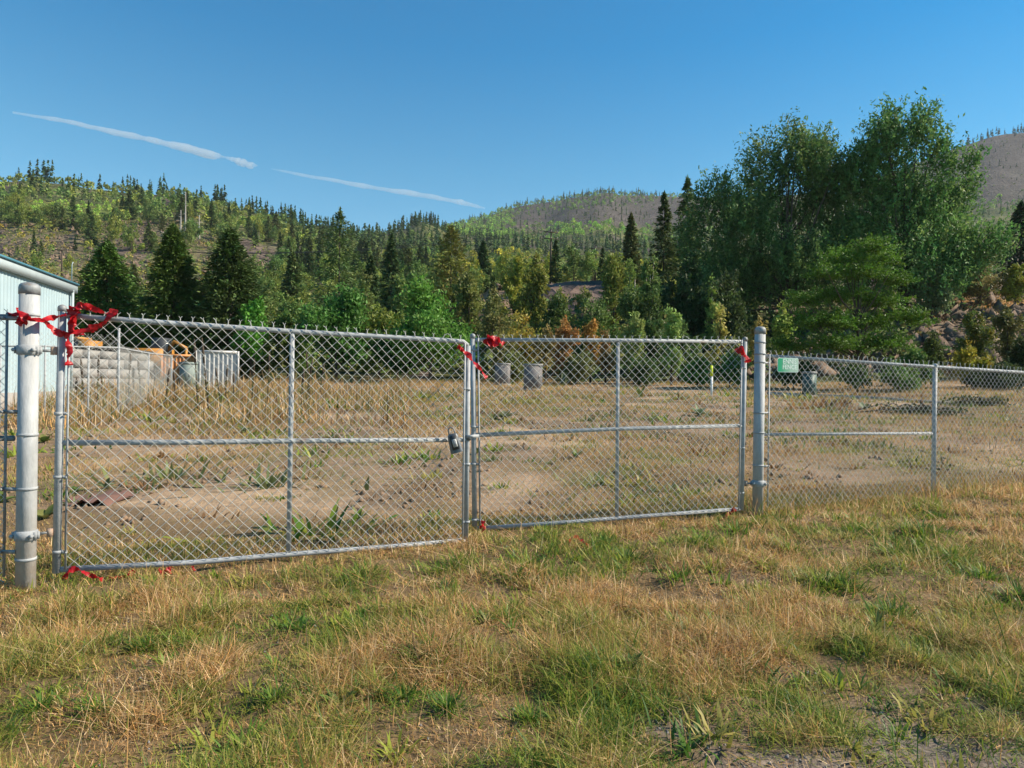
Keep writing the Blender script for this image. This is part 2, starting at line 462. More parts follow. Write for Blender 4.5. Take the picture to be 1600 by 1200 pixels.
# ------------------------------------------------------------------ ground and hills
def ground_col(x, y):
    soil = np.array([.245, .170, .110]); pale = np.array([.37, .262, .168]); grav = np.array([.175, .145, .12]); olive = np.array([.16, .125, .06])
    n = fbm(x * .35, y * .35, 4, 31)[..., None]; n2 = fbm(x * 1.3, y * 1.3, 3, 41)[..., None]
    c = soil + (pale - soil) * sstep(.4, .62, n)
    n3 = fbm(x * .9, y * .7, 4, 333)[..., None]; c = c + (np.array([.13, .092, .06]) - c) * sstep(.50, .66, n3) * .75
    c = c + (olive - c) * sstep(.5, .7, n2) * .5
    near = (1 - sstep(6.5, 8.5, y))[..., None]
    c = c * (1 - near) + (np.array([.16, .11, .058])) * near
    bare = bare_mask(x, y)[..., None]
    return c * (1 - bare) + grav * bare
def bare_mask(x, y):
    n = fbm(x * 1.5, y * 1.5, 4, 77); n2 = fbm(x * 3.5 + 9, y * 3.5, 3, 78)
    s = (x - 1.0) * .40 - (y - 2.5) * .70 + (n - .5) * 3.0 + .02
    spots = sstep(.64, .72, n2) * .6 * sstep(-1.5, 1.5, x)
    return np.clip(np.maximum(sstep(-.1, .6, s), spots), 0, 1) * (1 - sstep(4.6, 5.8, y))

xs = np.concatenate([np.linspace(-97, -16, 60), np.linspace(-15.5, 15.5, 170), np.linspace(16, 97, 90)])
ys = np.concatenate([np.linspace(-40, 1.5, 40), np.linspace(1.6, 9, 90), np.linspace(9.2, 45, 80)])
GX, GY = np.meshgrid(xs, ys, indexing='ij')
GZ = terr(GX, GY) + (fbm(GX * 4, GY * 4, 3, 3) - .5) * .03 * (GY < 20)
def grid_quads(n, m):
    i, j = np.meshgrid(np.arange(n - 1), np.arange(m - 1), indexing='ij')
    a = (i * m + j).ravel()
    return np.stack([a, a + m, a + m + 1, a + 1], 1)
g = MB().add(np.stack([GX, GY, GZ], -1).reshape(-1, 3), grid_quads(*GX.shape), col=ground_col(GX, GY).reshape(-1, 3))
single('ground', g, M['ground'], kind='structure', smooth=True)

us = np.concatenate([np.linspace(-1500, -320, 60), np.linspace(-300, 1900, 360), np.linspace(1920, 3100, 60)])
Ys = np.geomspace(45, 3200, 165)
HU, HY = np.meshgrid(us, Ys, indexing='ij')
HX = gx(HU, HY)
HZ = terr(HX, HY)
def hill_col(x, y, u, py):
    grass = np.array([.125, .125, .048]); rock = np.array([.115, .088, .072]); green = np.array([.075, .095, .032]); dirt = np.array([.17, .125, .095])
    n = fbm(x / (y * .05), y / (y * .05) * .3 + y * .01, 4, 51)[..., None]
    n2 = fbm(x / 14, y / 14, 4, 61)[..., None]
    c = green + (grass - green) * sstep(.35, .6, n2)
    c = c + (rock - c) * sstep(.56, .68, n)
    # bare places: talus below the left ridge, the dirt bank, the rock face of the far hill, the right hill
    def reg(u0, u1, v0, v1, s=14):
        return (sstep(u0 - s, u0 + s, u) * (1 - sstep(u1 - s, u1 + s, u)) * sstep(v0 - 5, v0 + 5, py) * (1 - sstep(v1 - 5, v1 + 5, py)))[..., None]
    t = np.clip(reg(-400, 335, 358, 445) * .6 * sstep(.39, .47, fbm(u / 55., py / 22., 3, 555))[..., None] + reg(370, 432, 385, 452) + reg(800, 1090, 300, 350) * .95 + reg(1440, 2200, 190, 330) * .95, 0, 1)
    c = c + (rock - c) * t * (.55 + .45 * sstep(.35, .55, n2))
    rock_shade = np.clip(reg(800, 1090, 300, 350) + reg(1440, 2200, 190, 330), 0, 1); c = c + (np.array([.082, .070, .064]) - c) * rock_shade * .75  # far rock face's own grey; right hill's shaded side darkened in the colour
    b = reg(842, 955, 434, 500, 8); c = c + (np.array([.16, .115, .095]) - c) * b
    b = reg(735, 812, 440, 500, 8); c = c + (np.array([.27, .19, .13]) - c) * b
    b = (reg(1420, 2200, 440, 560, 20) * (y < 90)[..., None]); c = c + (np.array([.165, .122, .088]) - c) * b
    lime = reg(40, 190, 318, 346); c = c + (np.array([.15, .19, .045]) - c) * lime * .8
    band = np.exp(-((py - (462 + (u - 1460) * .08)) / 5.0) ** 2)[..., None] * (sstep(1440, 1470, u) * (y < 110))[..., None]
    c = c + (np.array([.40, .25, .09]) - c) * band * .9
    return c
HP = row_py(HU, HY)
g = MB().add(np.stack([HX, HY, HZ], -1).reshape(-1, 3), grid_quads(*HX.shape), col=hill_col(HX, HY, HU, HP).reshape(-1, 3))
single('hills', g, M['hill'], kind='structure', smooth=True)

# ------------------------------------------------------------------ fence building blocks
MESH_P = .084
def chain_mesh(mb, A, B, C, D, p=MESH_P, r=.00225, barbs=True, toward=(0, -1, 0)):
    """woven diamond wire between bottom-left A, bottom-right B, top-right C, top-left D"""
    A, B, C, D = [np.array(v) for v in (A, B, C, D)]
    W = np.linalg.norm(B - A); H = (np.linalg.norm(D - A) + np.linalg.norm(C - B)) / 2
    a = p / 2
    nc = max(2, int(round(W / a))); nr = max(2, int(round(H / a)))
    nrm = np.array(toward, float); nrm /= np.linalg.norm(nrm)
    jit = rng.normal(0, .0012, (nc + 2, nr + 2, 2))
    def S(ci, ki):
        s = (ci / nc)[:, None]; t = (ki / nr)[:, None]
        P = (A * (1 - s) + B * s) * (1 - t) + (D * (1 - s) + C * s) * t
        bulge = .012 * np.sin(s * 9 + 1) * np.sin(t * 5)
        return P + nrm * bulge
    P0, P1 = [], []
    for i in range(nc):
        k = np.arange(nr + 1)
        right = ((k + i) % 2 == 1)
        P = S((i + right).astype(float), k.astype(float))
        P[:, 0] += jit[i + right, k, 0]; P[:, 2] += jit[i + right, k, 1]
        P = P + nrm * np.where(right, r, -r)[:, None]
        P0.append(P[:-1]); P1.append(P[1:])
    mb.segs(np.concatenate(P0), np.concatenate(P1), r)
    if barbs:
        idx = np.arange(0, nc + 1)
        idx = idx[(idx + nr) % 2 == 0]
        top = S(idx.astype(float), np.full(len(idx), float(nr)))
        along = (C - D) / np.linalg.norm(C - D)
        up = np.array([0, 0, 1.])
        st = rng.uniform(.9, 1.15, len(idx))[:, None]; ln = rng.normal(0, .006, len(idx))[:, None]
        mid = top + up * .020 * st + along * ln
        sp1 = mid + up * .017 * st + along * (.012 + ln); sp2 = mid + up * .015 * st - along * (.012 - ln)
        dwn1 = top - up * .004
        mb.segs(dwn1, mid, r * 1.7); mb.segs(mid, sp1, r); mb.segs(mid, sp2, r)
    return mb

def band(mb, c, r, h, sides=18):
    mb.lathe((c[0], c[1], c[2] - h / 2), [(r * .9, 0), (r, 0), (r, h), (r * .9, h)], sides)

def bolt(mb, c, d, r=.009, l=.03):
    c = Vector(c); d = Vector(d).normalized()
    mb.tube([c, c + d * l * .5], r * .5, 8)
    mb.tube([c + d * l * .5, c + d * l], r, 6)

# ------------------------------------------------------------------ gate
LA = (gx(92, 4.88), 4.88); LB = (gx(731, 6.20), 6.20)
RA = (gx(740, 6.55), 6.55); RB = (gx(1161, 7.45), 7.45)
def gate_leaf(name, A, B, label, top, mid, bot, stl, str_, brace, mesh_c, bars, bands, rs, rr):
    base = onplane(*stl[0], A, B)
    t = thing(name, base, label, 'gate', 'two leaves of the chain-link gate')
    q = lambda p: onplane(p[0], p[1], A, B)
    dirv = Vector((B[0] - A[0], B[1] - A[1], 0)).normalized(); nrm = Vector((dirv.y, -dirv.x, 0))
    for s in (stl, str_):
        b, tp = q(s[0]), q(s[1])
        m = MB(); m.tube([b, tp], s[2], 16)
        st = part('stile', m, M['galv'], t, True)
        if s[3]:
            m = MB(); m.lathe((tp.x, tp.y, tp.z - .03), [(s[2] * 1.02, 0), (s[2] * 1.12, .0), (s[2] * 1.12, .026), (s[2] * .95, .038), (s[2] * .5, .046), (.001, .049)], 16)
            part('cap', m, M['oldgalv'], st, True)
    for nm, ln, r in (('top_rail', top, rr), ('middle_rail', mid, rr), ('bottom_rail', bot, rr)):
        pts = [q(p) for p in ln]
        m = MB(); m.tube(pts, r, 14)
        part(nm, m, M['galv'], t, True)
    m = MB(); m.tube([q(brace[0]) - nrm * .004, q(brace[1]) - nrm * .004], rr * .92, 14)
    part('upright_brace', m, M['galv'], t, True)
    m = MB()
    Ac, Bc, Cc, Dc = [q(p) + nrm * (rr + .006) for p in mesh_c]
    chain_mesh(m, Ac, Bc, Cc, Dc, toward=nrm)
    part('wire_mesh', m, M['wire'], t)
    for (p0, p1) in bars:
        a, b = q(p0) + nrm * (rr + .006), q(p1) + nrm * (rr + .006)
        m = MB(); m.tube([a, b], .0085, 4, flat=.5)
        part('tension_bar', m, M['galv'], t)
    for (ps, pb) in bands:
        a, b = q(ps), q(pb)
        m = MB(); band(m, a, rs + .004, .022)
        m.box((np.array(a) + np.array(b + nrm * rr)) / 2, ((b - a).length + .02, .006, .022), math.atan2((b + nrm * rr - a).y, (b + nrm * rr - a).x))
        bolt(m, b + nrm * (rr), nrm, .007, .02)
        part('tension_band', m, M['galv'], t, True)
    return t

gl = gate_leaf('chain_link_gate', LA, LB, 'wider left leaf of the galvanised chain-link gate, hinged beside the blue building',
    [(99, 493), (250, 504), (457, 518), (700, 532), (724, 534), (731, 540)], [(97, 692), (300, 691), (460, 689), (728, 687)], [(94, 890), (300, 879), (455, 866), (600, 855), (728, 844)],
    [(88, 895), (97.5, 480), .027, True], [(728, 848), (731.5, 540), .0225, False], [(457, 520), (451, 863)],
    [(106, 886), (722, 843), (724.5, 530), (109, 491)], [((103, 888), (109, 497)), ((721, 846), (725, 536))],
    [((92, 646), (105, 646)), ((91, 745), (104.5, 745)), ((89.5, 862), (104, 862)), ((730, 608), (724, 608)), ((729.5, 725), (723, 725)), ((729, 815), (722, 815))], .027, .021)
gr = gate_leaf('chain_link_gate', RA, RB, 'right leaf of the galvanised chain-link gate, between the lockbox and the capped right post',
    [(741, 531), (965, 532), (1160, 534)], [(743, 680), (965, 670), (1160, 665)], [(745, 826), (900, 815), (1000, 807), (1158, 795)],
    [(741.5, 822), (738.5, 524), .024, True], [(1158, 797), (1164, 529), .027, True], [(966, 533), (964, 808)],
    [(750, 822), (1152, 797), (1157, 531), (747, 528.5)], [((749, 826), (746, 529)), ((1152, 797), (1157, 531))],
    [((739, 547), (746, 547)), ((740, 667), (747, 667)), ((740, 680), (748, 680)), ((740, 725), (748, 725)), ((741, 812), (749, 812)), ((1162, 575), (1156, 575)), ((1160, 700), (1154, 700)), ((1159, 770), (1153, 770))], .024, .0205)

# locking fork and hinges belong to the leaves; the posts carry the hinge collars
lp = pix(40, 900, 4.76)
POSTL = (lp.x, lp.y)
def gate_post(loc_px, depth, top_py, r, label, mat, bands_py, hinge):
    b = pix(*loc_px, depth)
    zb = tz(b.x, b.y)
    top = pix(loc_px[0], top_py, depth).z
    t = thing('gate_post', (b.x, b.y, zb), label, 'gate post', 'two thick posts that carry the gate')
    m = MB(); m.tube([(b.x, b.y, zb - .35), (b.x, b.y, top - .05)], r, 28)
    part('pole', m, mat, t, True)
    m = MB(); m.lathe((b.x, b.y, top - .085), [(r, 0), (r * 1.06, .0), (r * 1.06, .045), (r * 1.0, .062), (r * .8, .075), (r * .45, .083), (.001, .086)], 28)
    part('cap', m, M['oldgalv'], t, True)
    for py in bands_py:
        z = pix(loc_px[0], py, depth).z
        m = MB(); band(m, (b.x, b.y, z), r + .004, .02, 28)
        part('tension_band', m, M['galv'], t, True)
    for (py, stile, side) in hinge:
        z = pix(loc_px[0], py, depth).z
        m = MB(); m.lathe((b.x, b.y, z - .035), [(r, 0), (r + .009, .004), (r + .012, .035), (r + .009, .066), (r, .07)], 28)
        hc = part('hinge_collar', m, M['galv'], t, True)
        for sgn in (-1, 1):
            m = MB()
            c = Vector((b.x + sgn * (r + .006), b.y - .02, z))
            m.box(c, (.035, .012, .05)); m.box(c + Vector((0, .03, 0)), (.035, .012, .05))
            bolt(m, c + Vector((0, -.005, 0)), (0, -1, 0), .014, .035)
            part('bolt', m, M['galv'], hc)
        st = Vector((stile[0], stile[1], z))
        d = st - Vector((b.x, b.y, z)); dn = d.normalized()
        m = MB(); m.tube([Vector((b.x, b.y, z)) + dn * (r + .02), st - dn * .045], .010, 10)
        part('hinge_pin', m, M['oldgalv'], hc, True)
        m = MB(); m.tube([st - dn * .045 + Vector((0, 0, -.028)), st - dn * .045 + Vector((0, 0, .028))], .021, 10)
        part('hinge_socket', m, M['rust'], hc, True)
    return t
stl_top = onplane(96, 548, LA, LB); stl_bot = onplane(90, 838, LA, LB)
gp_l = gate_post((40, 905), 4.76, 441, .061, 'thick pale gate post with domed cap and red tape, in front of the blue building', M['post'],
    [492, 679, 763, 873], [(547, (stl_top.x, stl_top.y), 1), (836, (stl_bot.x, stl_bot.y), 1)])
s2 = onplane(1159.5, 752, RA, RB)
gp_r = gate_post((1184, 790), 7.50, 510, .057, 'thick galvanised gate post with domed cap beside the green sign', M['post'],
    [535, 553, 566, 645, 676, 727], [(755, (s2.x, s2.y), -1)])

# ------------------------------------------------------------------ fence to the right
FA = (gx(1190, 7.55), 7.55); FB = (gx(1461, 8.70), 8.70)
fd = Vector((FB[0] - FA[0], FB[1] - FA[1], 0)); flen = fd.length; fdn = fd.normalized(); fn = Vector((fdn.y, -fdn.x, 0))
q = lambda u, v: onplane(u, v, FA, FB)
fr = thing('chain_link_fence', (FB[0], FB[1], tz(*FB)), 'low chain-link fence running off to the right from the gate post, with the green sign', 'fence', 'chain-link fences of the lot')
topL = q(1194, 556); topM = q(1461, 573); step = topM - topL
def fence_post(par, x, y, ztop, r=.027, nm='post'):
    zb = tz(x, y)
    m = MB(); m.tube([(x, y, zb - .3), (x, y, ztop)], r, 14)
    po = part(nm, m, M['galv'], par, True)
    m = MB(); m.lathe((x, y, ztop - .02), [(r * 1.1, 0), (r * 1.12, .03), (r * .9, .045), (r * .3, .05), (.001, .05)], 14)
    part('cap', m, M['galv'], po, True)
tp = [topL + step * k for k in range(3)]
for k in range(1, 3):
    fence_post(fr, tp[k].x, tp[k].y, tp[k].z + .01)
m = MB(); m.tube([tp[0], tp[1], tp[2]], .019, 12); part('top_rail', m, M['galv'], fr, True)
m = MB(); m.tube([q(1194, 679), q(1456, 677)], .0175, 12); part('middle_rail', m, M['galv'], fr, True)
for k in range(2):
    a, b = tp[k], tp[k + 1]
    off = fn * .028
    za = tz(a.x, a.y) + .04; zb = tz(b.x, b.y) + .04
    m = MB(); chain_mesh(m, Vector((a.x, a.y, za)) + off, Vector((b.x, b.y, zb)) + off, b + off + Vector((0, 0, .03)), a + off + Vector((0, 0, .03)), p=.084, toward=fn)
    part('wire_mesh', m, M['wire'], fr)
a = tp[0] + fdn * .05 + fn * .03
m = MB(); m.tube([(a.x, a.y, tz(a.x, a.y) + .02), (a.x, a.y, a.z + .02)], .0085, 4, flat=.5); part('tension_bar', m, M['galv'], fr)
for py in (567, 645, 728):
    c = q(1192, py)
    m = MB(); m.box(c + fn * .03 - fdn * .0, (.09, .006, .022), math.atan2(fdn.y, fdn.x)); bolt(m, c + fn * .03 + fdn * .04, fn, .008, .02); part('tension_band', m, M['galv'], fr)

# fence stub to the left of the left post
GA = (POSTL[0] - .085, POSTL[1] - .01); GB = (POSTL[0] - 2.0, POSTL[1] - .34)
gdn = Vector((GB[0] - GA[0], GB[1] - GA[1], 0)).normalized(); gn = Vector((-gdn.y, gdn.x, 0))
if gn.y > 0: gn = -gn
flf = thing('chain_link_fence', (GA[0], GA[1], tz(*GA)), 'short end of chain-link fence left of the thick pale post at the photo edge', 'fence', 'chain-link fences of the lot')
zt = pix(20, 496, 4.75).z; zm = pix(20, 685, 4.75).z
for nm, z, r in (('top_rail', zt, .021), ('middle_rail', zm, .019)):
    m = MB(); m.tube([(GA[0], GA[1], z), (GB[0], GB[1], z)], r, 12); part(nm, m, M['oldgalv'], flf, True)
m = MB()
a0 = Vector((GA[0], GA[1], 0)) + gdn * .04 + gn * .028; b0 = Vector((GB[0], GB[1], 0)) + gn * .028
chain_mesh(m, a0 + Vector((0, 0, tz(*GA) + .06)), b0 + Vector((0, 0, tz(*GB) + .06)), b0 + Vector((0, 0, zt + .02)), a0 + Vector((0, 0, zt + .02)), toward=gn)
part('wire_mesh', m, M['wire'], flf)
m = MB(); m.tube([a0 + Vector((0, 0, tz(*GA) + .1)), a0 + Vector((0, 0, zt + .03))], .011, 4, flat=.5); part('tension_bar', m, M['oldgalv'], flf)
for py in (498, 643, 763, 860):
    z = pix(20, py, 4.75).z
    m = MB(); m.box((a0.x + .03, a0.y - .004, z), (.10, .008, .026)); bolt(m, (a0.x - .012, a0.y - .006, z), (0, -1, 0), .01, .025); part('tension_band', m, M['oldgalv'], flf)
fence_post(flf, GB[0], GB[1], zt + .02)

# ------------------------------------------------------------------ red tape
RED = (.50, .012, .018)
def ribbon(pts, width, twist=2.0, seed=0, n=60, crumple=.12, across=3):
    r_ = np.random.default_rng(seed)
    P = np.array([list(p) for p in pts]); m = len(P)
    t = np.linspace(0, m - 1, n)
    k = np.clip(t.astype(int), 0, m - 2); f = (t - k)[:, None]
    # Catmull-Rom
    pm = P[np.clip(k - 1, 0, m - 1)]; p0 = P[k]; p1 = P[k + 1]; p2 = P[np.clip(k + 2, 0, m - 1)]
    C = .5 * (2 * p0 + (p1 - pm) * f + (2 * pm - 5 * p0 + 4 * p1 - p2) * f ** 2 + (3 * p0 - pm - 3 * p1 + p2) * f ** 3)
    T = np.gradient(C, axis=0); T /= np.linalg.norm(T, axis=1)[:, None] + 1e-9
    ref = np.array([.2, -1, .15]); a = np.cross(T, ref); a /= np.linalg.norm(a, axis=1)[:, None] + 1e-9
    b = np.cross(T, a)
    ph = np.linspace(0, twist * math.pi, n) + np.cumsum(r_.normal(0, .12, n))
    w = width * (.8 + .2 * np.sin(np.linspace(0, 4 + twist * 2, n) + seed)) * (1 + r_.normal(0, .05, n))
    d = np.cos(ph)[:, None] * a + np.sin(ph)[:, None] * b
    e = -np.sin(ph)[:, None] * a + np.cos(ph)[:, None] * b
    rowsV = []
    for j in range(across):
        s = (j / (across - 1) - .5)
        fold = (j % 2) * width * .14 + r_.normal(0, crumple * width * .35, n)
        rowsV.append(C + d * (w * s)[:, None] + e * np.broadcast_to(fold, (n,))[:, None])
    V = np.stack(rowsV, 1).reshape(-1, 3)
    Q = grid_quads(n, across)
    return V, Q
def tape(mb, pts, width, **k):
    V, Q = ribbon(pts, width, **k)
    sh = np.random.default_rng(k.get('seed', 0)).uniform(.8, 1.15, (len(V), 1))
    mb.add(V, Q, col=np.array(RED) * sh)
    return mb
def lpt(u, v, off=.05): # point in front of the left leaf
    p = onplane(u, v, LA, LB); d = Vector((0, 0, EYE)) - p; d.z = 0
    return p + d.normalized() * off
def rpt(u, v, off=.05):
    p = onplane(u, v, RA, RB); d = Vector((0, 0, EYE)) - p; d.z = 0
    return p + d.normalized() * off
def ppt(u, v, dep=4.66): return pix(u, v, dep)
m = MB()
tape(m, [ppt(12, 494, 4.75), ppt(26, 490), ppt(40, 494), ppt(62, 500, 4.68), lpt(84, 497), lpt(104, 492)], .05, seed=1, twist=3)
tape(m, [ppt(28, 508), ppt(36, 497), ppt(46, 499), ppt(66, 501, 4.7), lpt(80, 512), lpt(92, 521), lpt(104, 521), lpt(125, 518), lpt(150, 513), lpt(165, 500), lpt(178, 488)], .05, seed=2, twist=4, n=90)
for s in range(6):
    tape(m, [ppt(26 + s * 2, 487 + 4 * s), ppt(36, 490 + 2 * s, 4.64), ppt(44, 500 - s, 4.65)], .06, seed=20 + s, twist=1.5, n=16)
tape(m, [lpt(104, 488, .04), lpt(118, 487), lpt(126, 478), lpt(136, 480), lpt(152, 485, .01), lpt(168, 489, .0), lpt(178, 486)], .055, seed=3, twist=2)
tape(m, [lpt(107, 482), lpt(118, 482), lpt(130, 478), lpt(144, 482)], .06, seed=4, twist=2, n=30)
tape(m, [lpt(116, 485), lpt(111, 500), lpt(114, 519)], .10, seed=5, twist=.6, n=30)
tape(m, [lpt(121, 486), lpt(113, 505), lpt(110, 519)], .07, seed=6, twist=1, n=30)
tape(m, [lpt(104, 521), lpt(106, 535), lpt(109, 548), lpt(107, 560), lpt(108, 571)], .065, seed=7, twist=2.5, n=40)
tape(m, [lpt(178, 484), lpt(175, 494), lpt(160, 507), lpt(140, 515)], .06, seed=8, twist=1, n=30)
tape(m, [lpt(118, 524), lpt(125, 523), lpt(132, 522)], .03, seed=9, twist=1, n=12)
single('flagging_tape', m, M['tape'], 'long red flagging tape knotted from the thick left post round the gate corner', 'tape', 'red tapes tied on the gate', smooth=False, loc=ppt(40, 500))
m = MB()
for s, (a, b, c) in enumerate((((756, 532), (764, 538), (772, 534)), ((760, 528), (770, 530), (778, 531)), ((764, 532), (769, 542), (765, 535)), ((775, 530), (783, 537), (785, 539)), ((757, 535), (766, 529), (776, 533)), ((768, 530), (772, 541), (776, 530)))):
    tape(m, [rpt(*a), rpt(*b, .07), rpt(*c)], .075, seed=30 + s, twist=1.2, n=20)
single('flagging_tape', m, M['tape'], 'crumpled red tape bow on the top rail right of the gate centre', 'tape', 'red tapes tied on the gate', loc=rpt(769, 534))
m = MB()
tape(m, [lpt(716, 542), lpt(722, 548), lpt(733, 556, .09), lpt(744, 570, .2), lpt(752, 580, .2), lpt(760, 591, .2)], .055, seed=41, twist=3, n=60)
tape(m, [lpt(716, 540), lpt(721, 546), lpt(727, 552)], .045, seed=42, twist=2, n=16)
single('flagging_tape', m, M['tape'], 'twisted red tape hanging slantwise across the two middle stiles', 'tape', 'red tapes tied on the gate', loc=lpt(733, 556))
m = MB()
tape(m, [rpt(1153, 543), rpt(1159, 552, .07), rpt(1166, 562)], .10, seed=51, twist=.8, n=24)
tape(m, [rpt(1155, 545), rpt(1163, 553, .07), rpt(1169, 566)], .07, seed=52, twist=1.2, n=24)
single('flagging_tape', m, M['tape'], 'short red tape tied at the top right corner of the gate by the capped post', 'tape', 'red tapes tied on the gate', loc=rpt(1160, 553))
m = MB()
tape(m, [rpt(755, 812), rpt(754, 824, .07), rpt(756, 838)], .07, seed=61, twist=2.5, n=26)
single('flagging_tape', m, M['tape'], 'small red tape knotted on the bottom rail near the gate centre', 'tape', 'red tapes tied on the gate', loc=rpt(755, 824))
m = MB()
tape(m, [rpt(1128, 812, .1), rpt(1135, 803, .08), rpt(1142, 800, .06), rpt(1149, 793, .05)], .06, seed=71, twist=2, n=30)
single('flagging_tape', m, M['tape'], 'red tape at the bottom right corner of the gate, trailing into grass', 'tape', 'red tapes tied on the gate', loc=rpt(1140, 800))
def gpt(u, v, dz=.05):
    p = on_ground(u, v + 6); return Vector((p.x, p.y, p.z + dz))
for pts, wd_, sd_, lb_ in (
    ([lpt(100, 900, .1), lpt(108, 887, .1), lpt(122, 884, .1), lpt(136, 890, .12), lpt(150, 896, .12), lpt(160, 902, .1)], .05, 81, 'loop of faded red tape at the foot of the left gate stile'),
    ([lpt(170, 898, .1), lpt(190, 897, .1), lpt(212, 890, .06)], .045, 82, 'strip of faded red tape in the grass just right of the tape loop'),
    ([lpt(248, 889, .08), lpt(258, 889, .1), lpt(270, 886, .06)], .06, 83, 'short red tape scrap under the bottom rail, right of the faded strip'),
    ([lpt(298, 891, .08), lpt(303, 887, .08), lpt(301, 881, .06)], .03, 84, 'tiny red tape end under the bottom rail of the left leaf')):
    m = MB(); tape(m, pts, wd_, seed=sd_, twist=2.5, n=40)
    single('flagging_tape', m, M['tape'], lb_, 'tape', 'red tapes tied on the gate', loc=pts[1])
m = MB()
tape(m, [gpt(890, 848, .05), gpt(900, 846, .075), gpt(912, 851, .06), gpt(924, 857, .03)], .04, seed=91, twist=3, n=34)
single('flagging_tape', m, M['tape'], 'loose piece of red tape lying in the grass in front of the right leaf', 'tape', 'red tapes tied on the gate', loc=gpt(905, 850))

# ------------------------------------------------------------------ lockbox on the middle rail
bc = lpt(710, 690, .085)
LS = 1.1
lb = thing('lockbox', bc, 'dark grey push-button key lockbox hanging tilted on the left leaf by the gate centre', 'lockbox')
ang = R(16)
def tl(x, y, z): # local tilt in the picture plane
    c, s = math.cos(ang), -math.sin(ang)
    return Vector((bc.x + (x * c + z * s) * LS, bc.y + y * LS, bc.z + (z * c - x * s) * LS))
# body: rounded oval sleeve, wider at the foot
prof = [(-.085, .052), (-.07, .052), (-.02, .047), (.04, .043), (.062, .040), (.072, .030)]
V = []
for z, w in prof:
    for k in range(16):
        a = k * 2 * math.pi / 16
        V.append(tl(np.sign(math.cos(a)) * abs(math.cos(a)) ** .7 * w, np.sign(math.sin(a)) * abs(math.sin(a)) ** .7 * w * .62, z))
Q = [[i * 16 + k, i * 16 + (k + 1) % 16, (i + 1) * 16 + (k + 1) % 16, (i + 1) * 16 + k] for i in range(len(prof) - 1) for k in range(16)]
V += [tl(0, 0, .074)]
T = [[len(V) - 1, (len(prof) - 1) * 16 + k, (len(prof) - 1) * 16 + (k + 1) % 16] for k in range(16)]
m = MB(); m.add(np.array([list(v) for v in V]), Q, T); body = part('body', m, M['dkmetal'], lb, True)
m = MB()
V = [tl(math.cos(k * math.pi / 8) * .046, math.sin(k * math.pi / 8) * .028, -.080) for k in range(16)] + [tl(0, 0, -.078)]
m.add(np.array([list(v) for v in V]), None, [[16, (k + 1) % 16, k] for k in range(16)]); part('foot_recess', m, M['black'], lb)
def tbox(x, y, z, sx, sy, sz):
    V = np.array([list(tl(x + a * sx / 2, y + b * sy / 2, z + c * sz / 2)) for a in (-1, 1) for b in (-1, 1) for c in (-1, 1)])
    return MB().add(V, [[0, 1, 3, 2], [4, 6, 7, 5], [0, 4, 5, 1], [2, 3, 7, 6], [0, 2, 6, 4], [1, 5, 7, 3]])
fp = part('face_plate', tbox(.004, -.031, .0, .058, .012, .115), M['black'], lb)
kp = part('keypad', tbox(.006, -.038, -.004, .034, .005, .062), M['keypad'], fp)
m = MB()
for i in range(2):
    for j in range(5):
        b_ = tbox(.006 + (i - .5) * .014, -.0415, -.004 + (j - 2) * .0115, .008, .004, .0075)
        m.add(b_.V[0], b_.Q[0])
part('button_set', m, M['dkmetal'], fp)
m = MB(); m.tube([tl(-.024, 0, .06), tl(-.024, 0, .10), tl(-.017, 0, .118), tl(0, 0, .126), tl(.017, 0, .118), tl(.024, 0, .10), tl(.024, 0, .06)], .0058, 10)
part('shackle', m, M['oldgalv'], lb, True)
# fork latch on the middle stiles
c = onplane(731, 684, LA, LB)
lt = thing('gate_latch', c, 'dark metal fork latch clamped between the two middle stiles', 'latch')
m = MB(); band(m, c, .030, .045); part('collar', m, M['dkmetal'], lt, True)
m = MB(); m.box(c + Vector((.055, .06, .01)), (.12, .012, .03), .9); m.box(c + Vector((.03, -.03, .015)), (.075, .010, .022), .1); part('fork', m, M['galv'], lt)

# ------------------------------------------------------------------ green sign on the right fence
s0 = q(1211, 559) + fn * .042; s1 = q(1243.5, 560) + fn * .042; s2_ = q(1242.5, 582) + fn * .042; s3 = q(1210, 581.5) + fn * .042
sgn_c = (s0 + s1 + s2_ + s3) / 4
ex = (s1 - s0); W_ = ex.length; ex = ex / W_; ez = Vector((0, 0, 1)); H_ = (s0 - s3).length; ey = ex.cross(ez) * -1
if ey.y > 0: ey = -ey
def mat_sign():
    m, nt, b, out = nodes_of('green_sign_print')
    L = nt.links
    at = N(nt, 'ShaderNodeAttribute'); at.attribute_name = 'Col'
    tc = N(nt, 'ShaderNodeTexCoord'); n = N(nt, 'ShaderNodeTexNoise'); n.inputs['Scale'].default_value = 40
    L.new(tc.outputs['Object'], n.inputs[0])
    mr = N(nt, 'ShaderNodeMapRange'); mr.inputs['To Min'].default_value = .85; mr.inputs['To Max'].default_value = 1.15; L.new(n.outputs[0], mr.inputs[0])
    mx = N(nt, 'ShaderNodeMix', data_type='RGBA', blend_type='MULTIPLY'); mx.inputs['Factor'].default_value = 1
    L.new(at.outputs[0], mx.inputs['A']); L.new(mr.outputs[0], mx.inputs['B']); L.new(mx.outputs['Result'], b.inputs['Base Color'])
    b.inputs['Roughness'].default_value = .4
    return m
M['sign'] = mat_sign()
sg = thing('fence_sign', sgn_c, 'small green and white fence company sign wired to the right fence', 'sign')
def sp(x, z, d): return sgn_c + ex * x + ez * z + ey * d
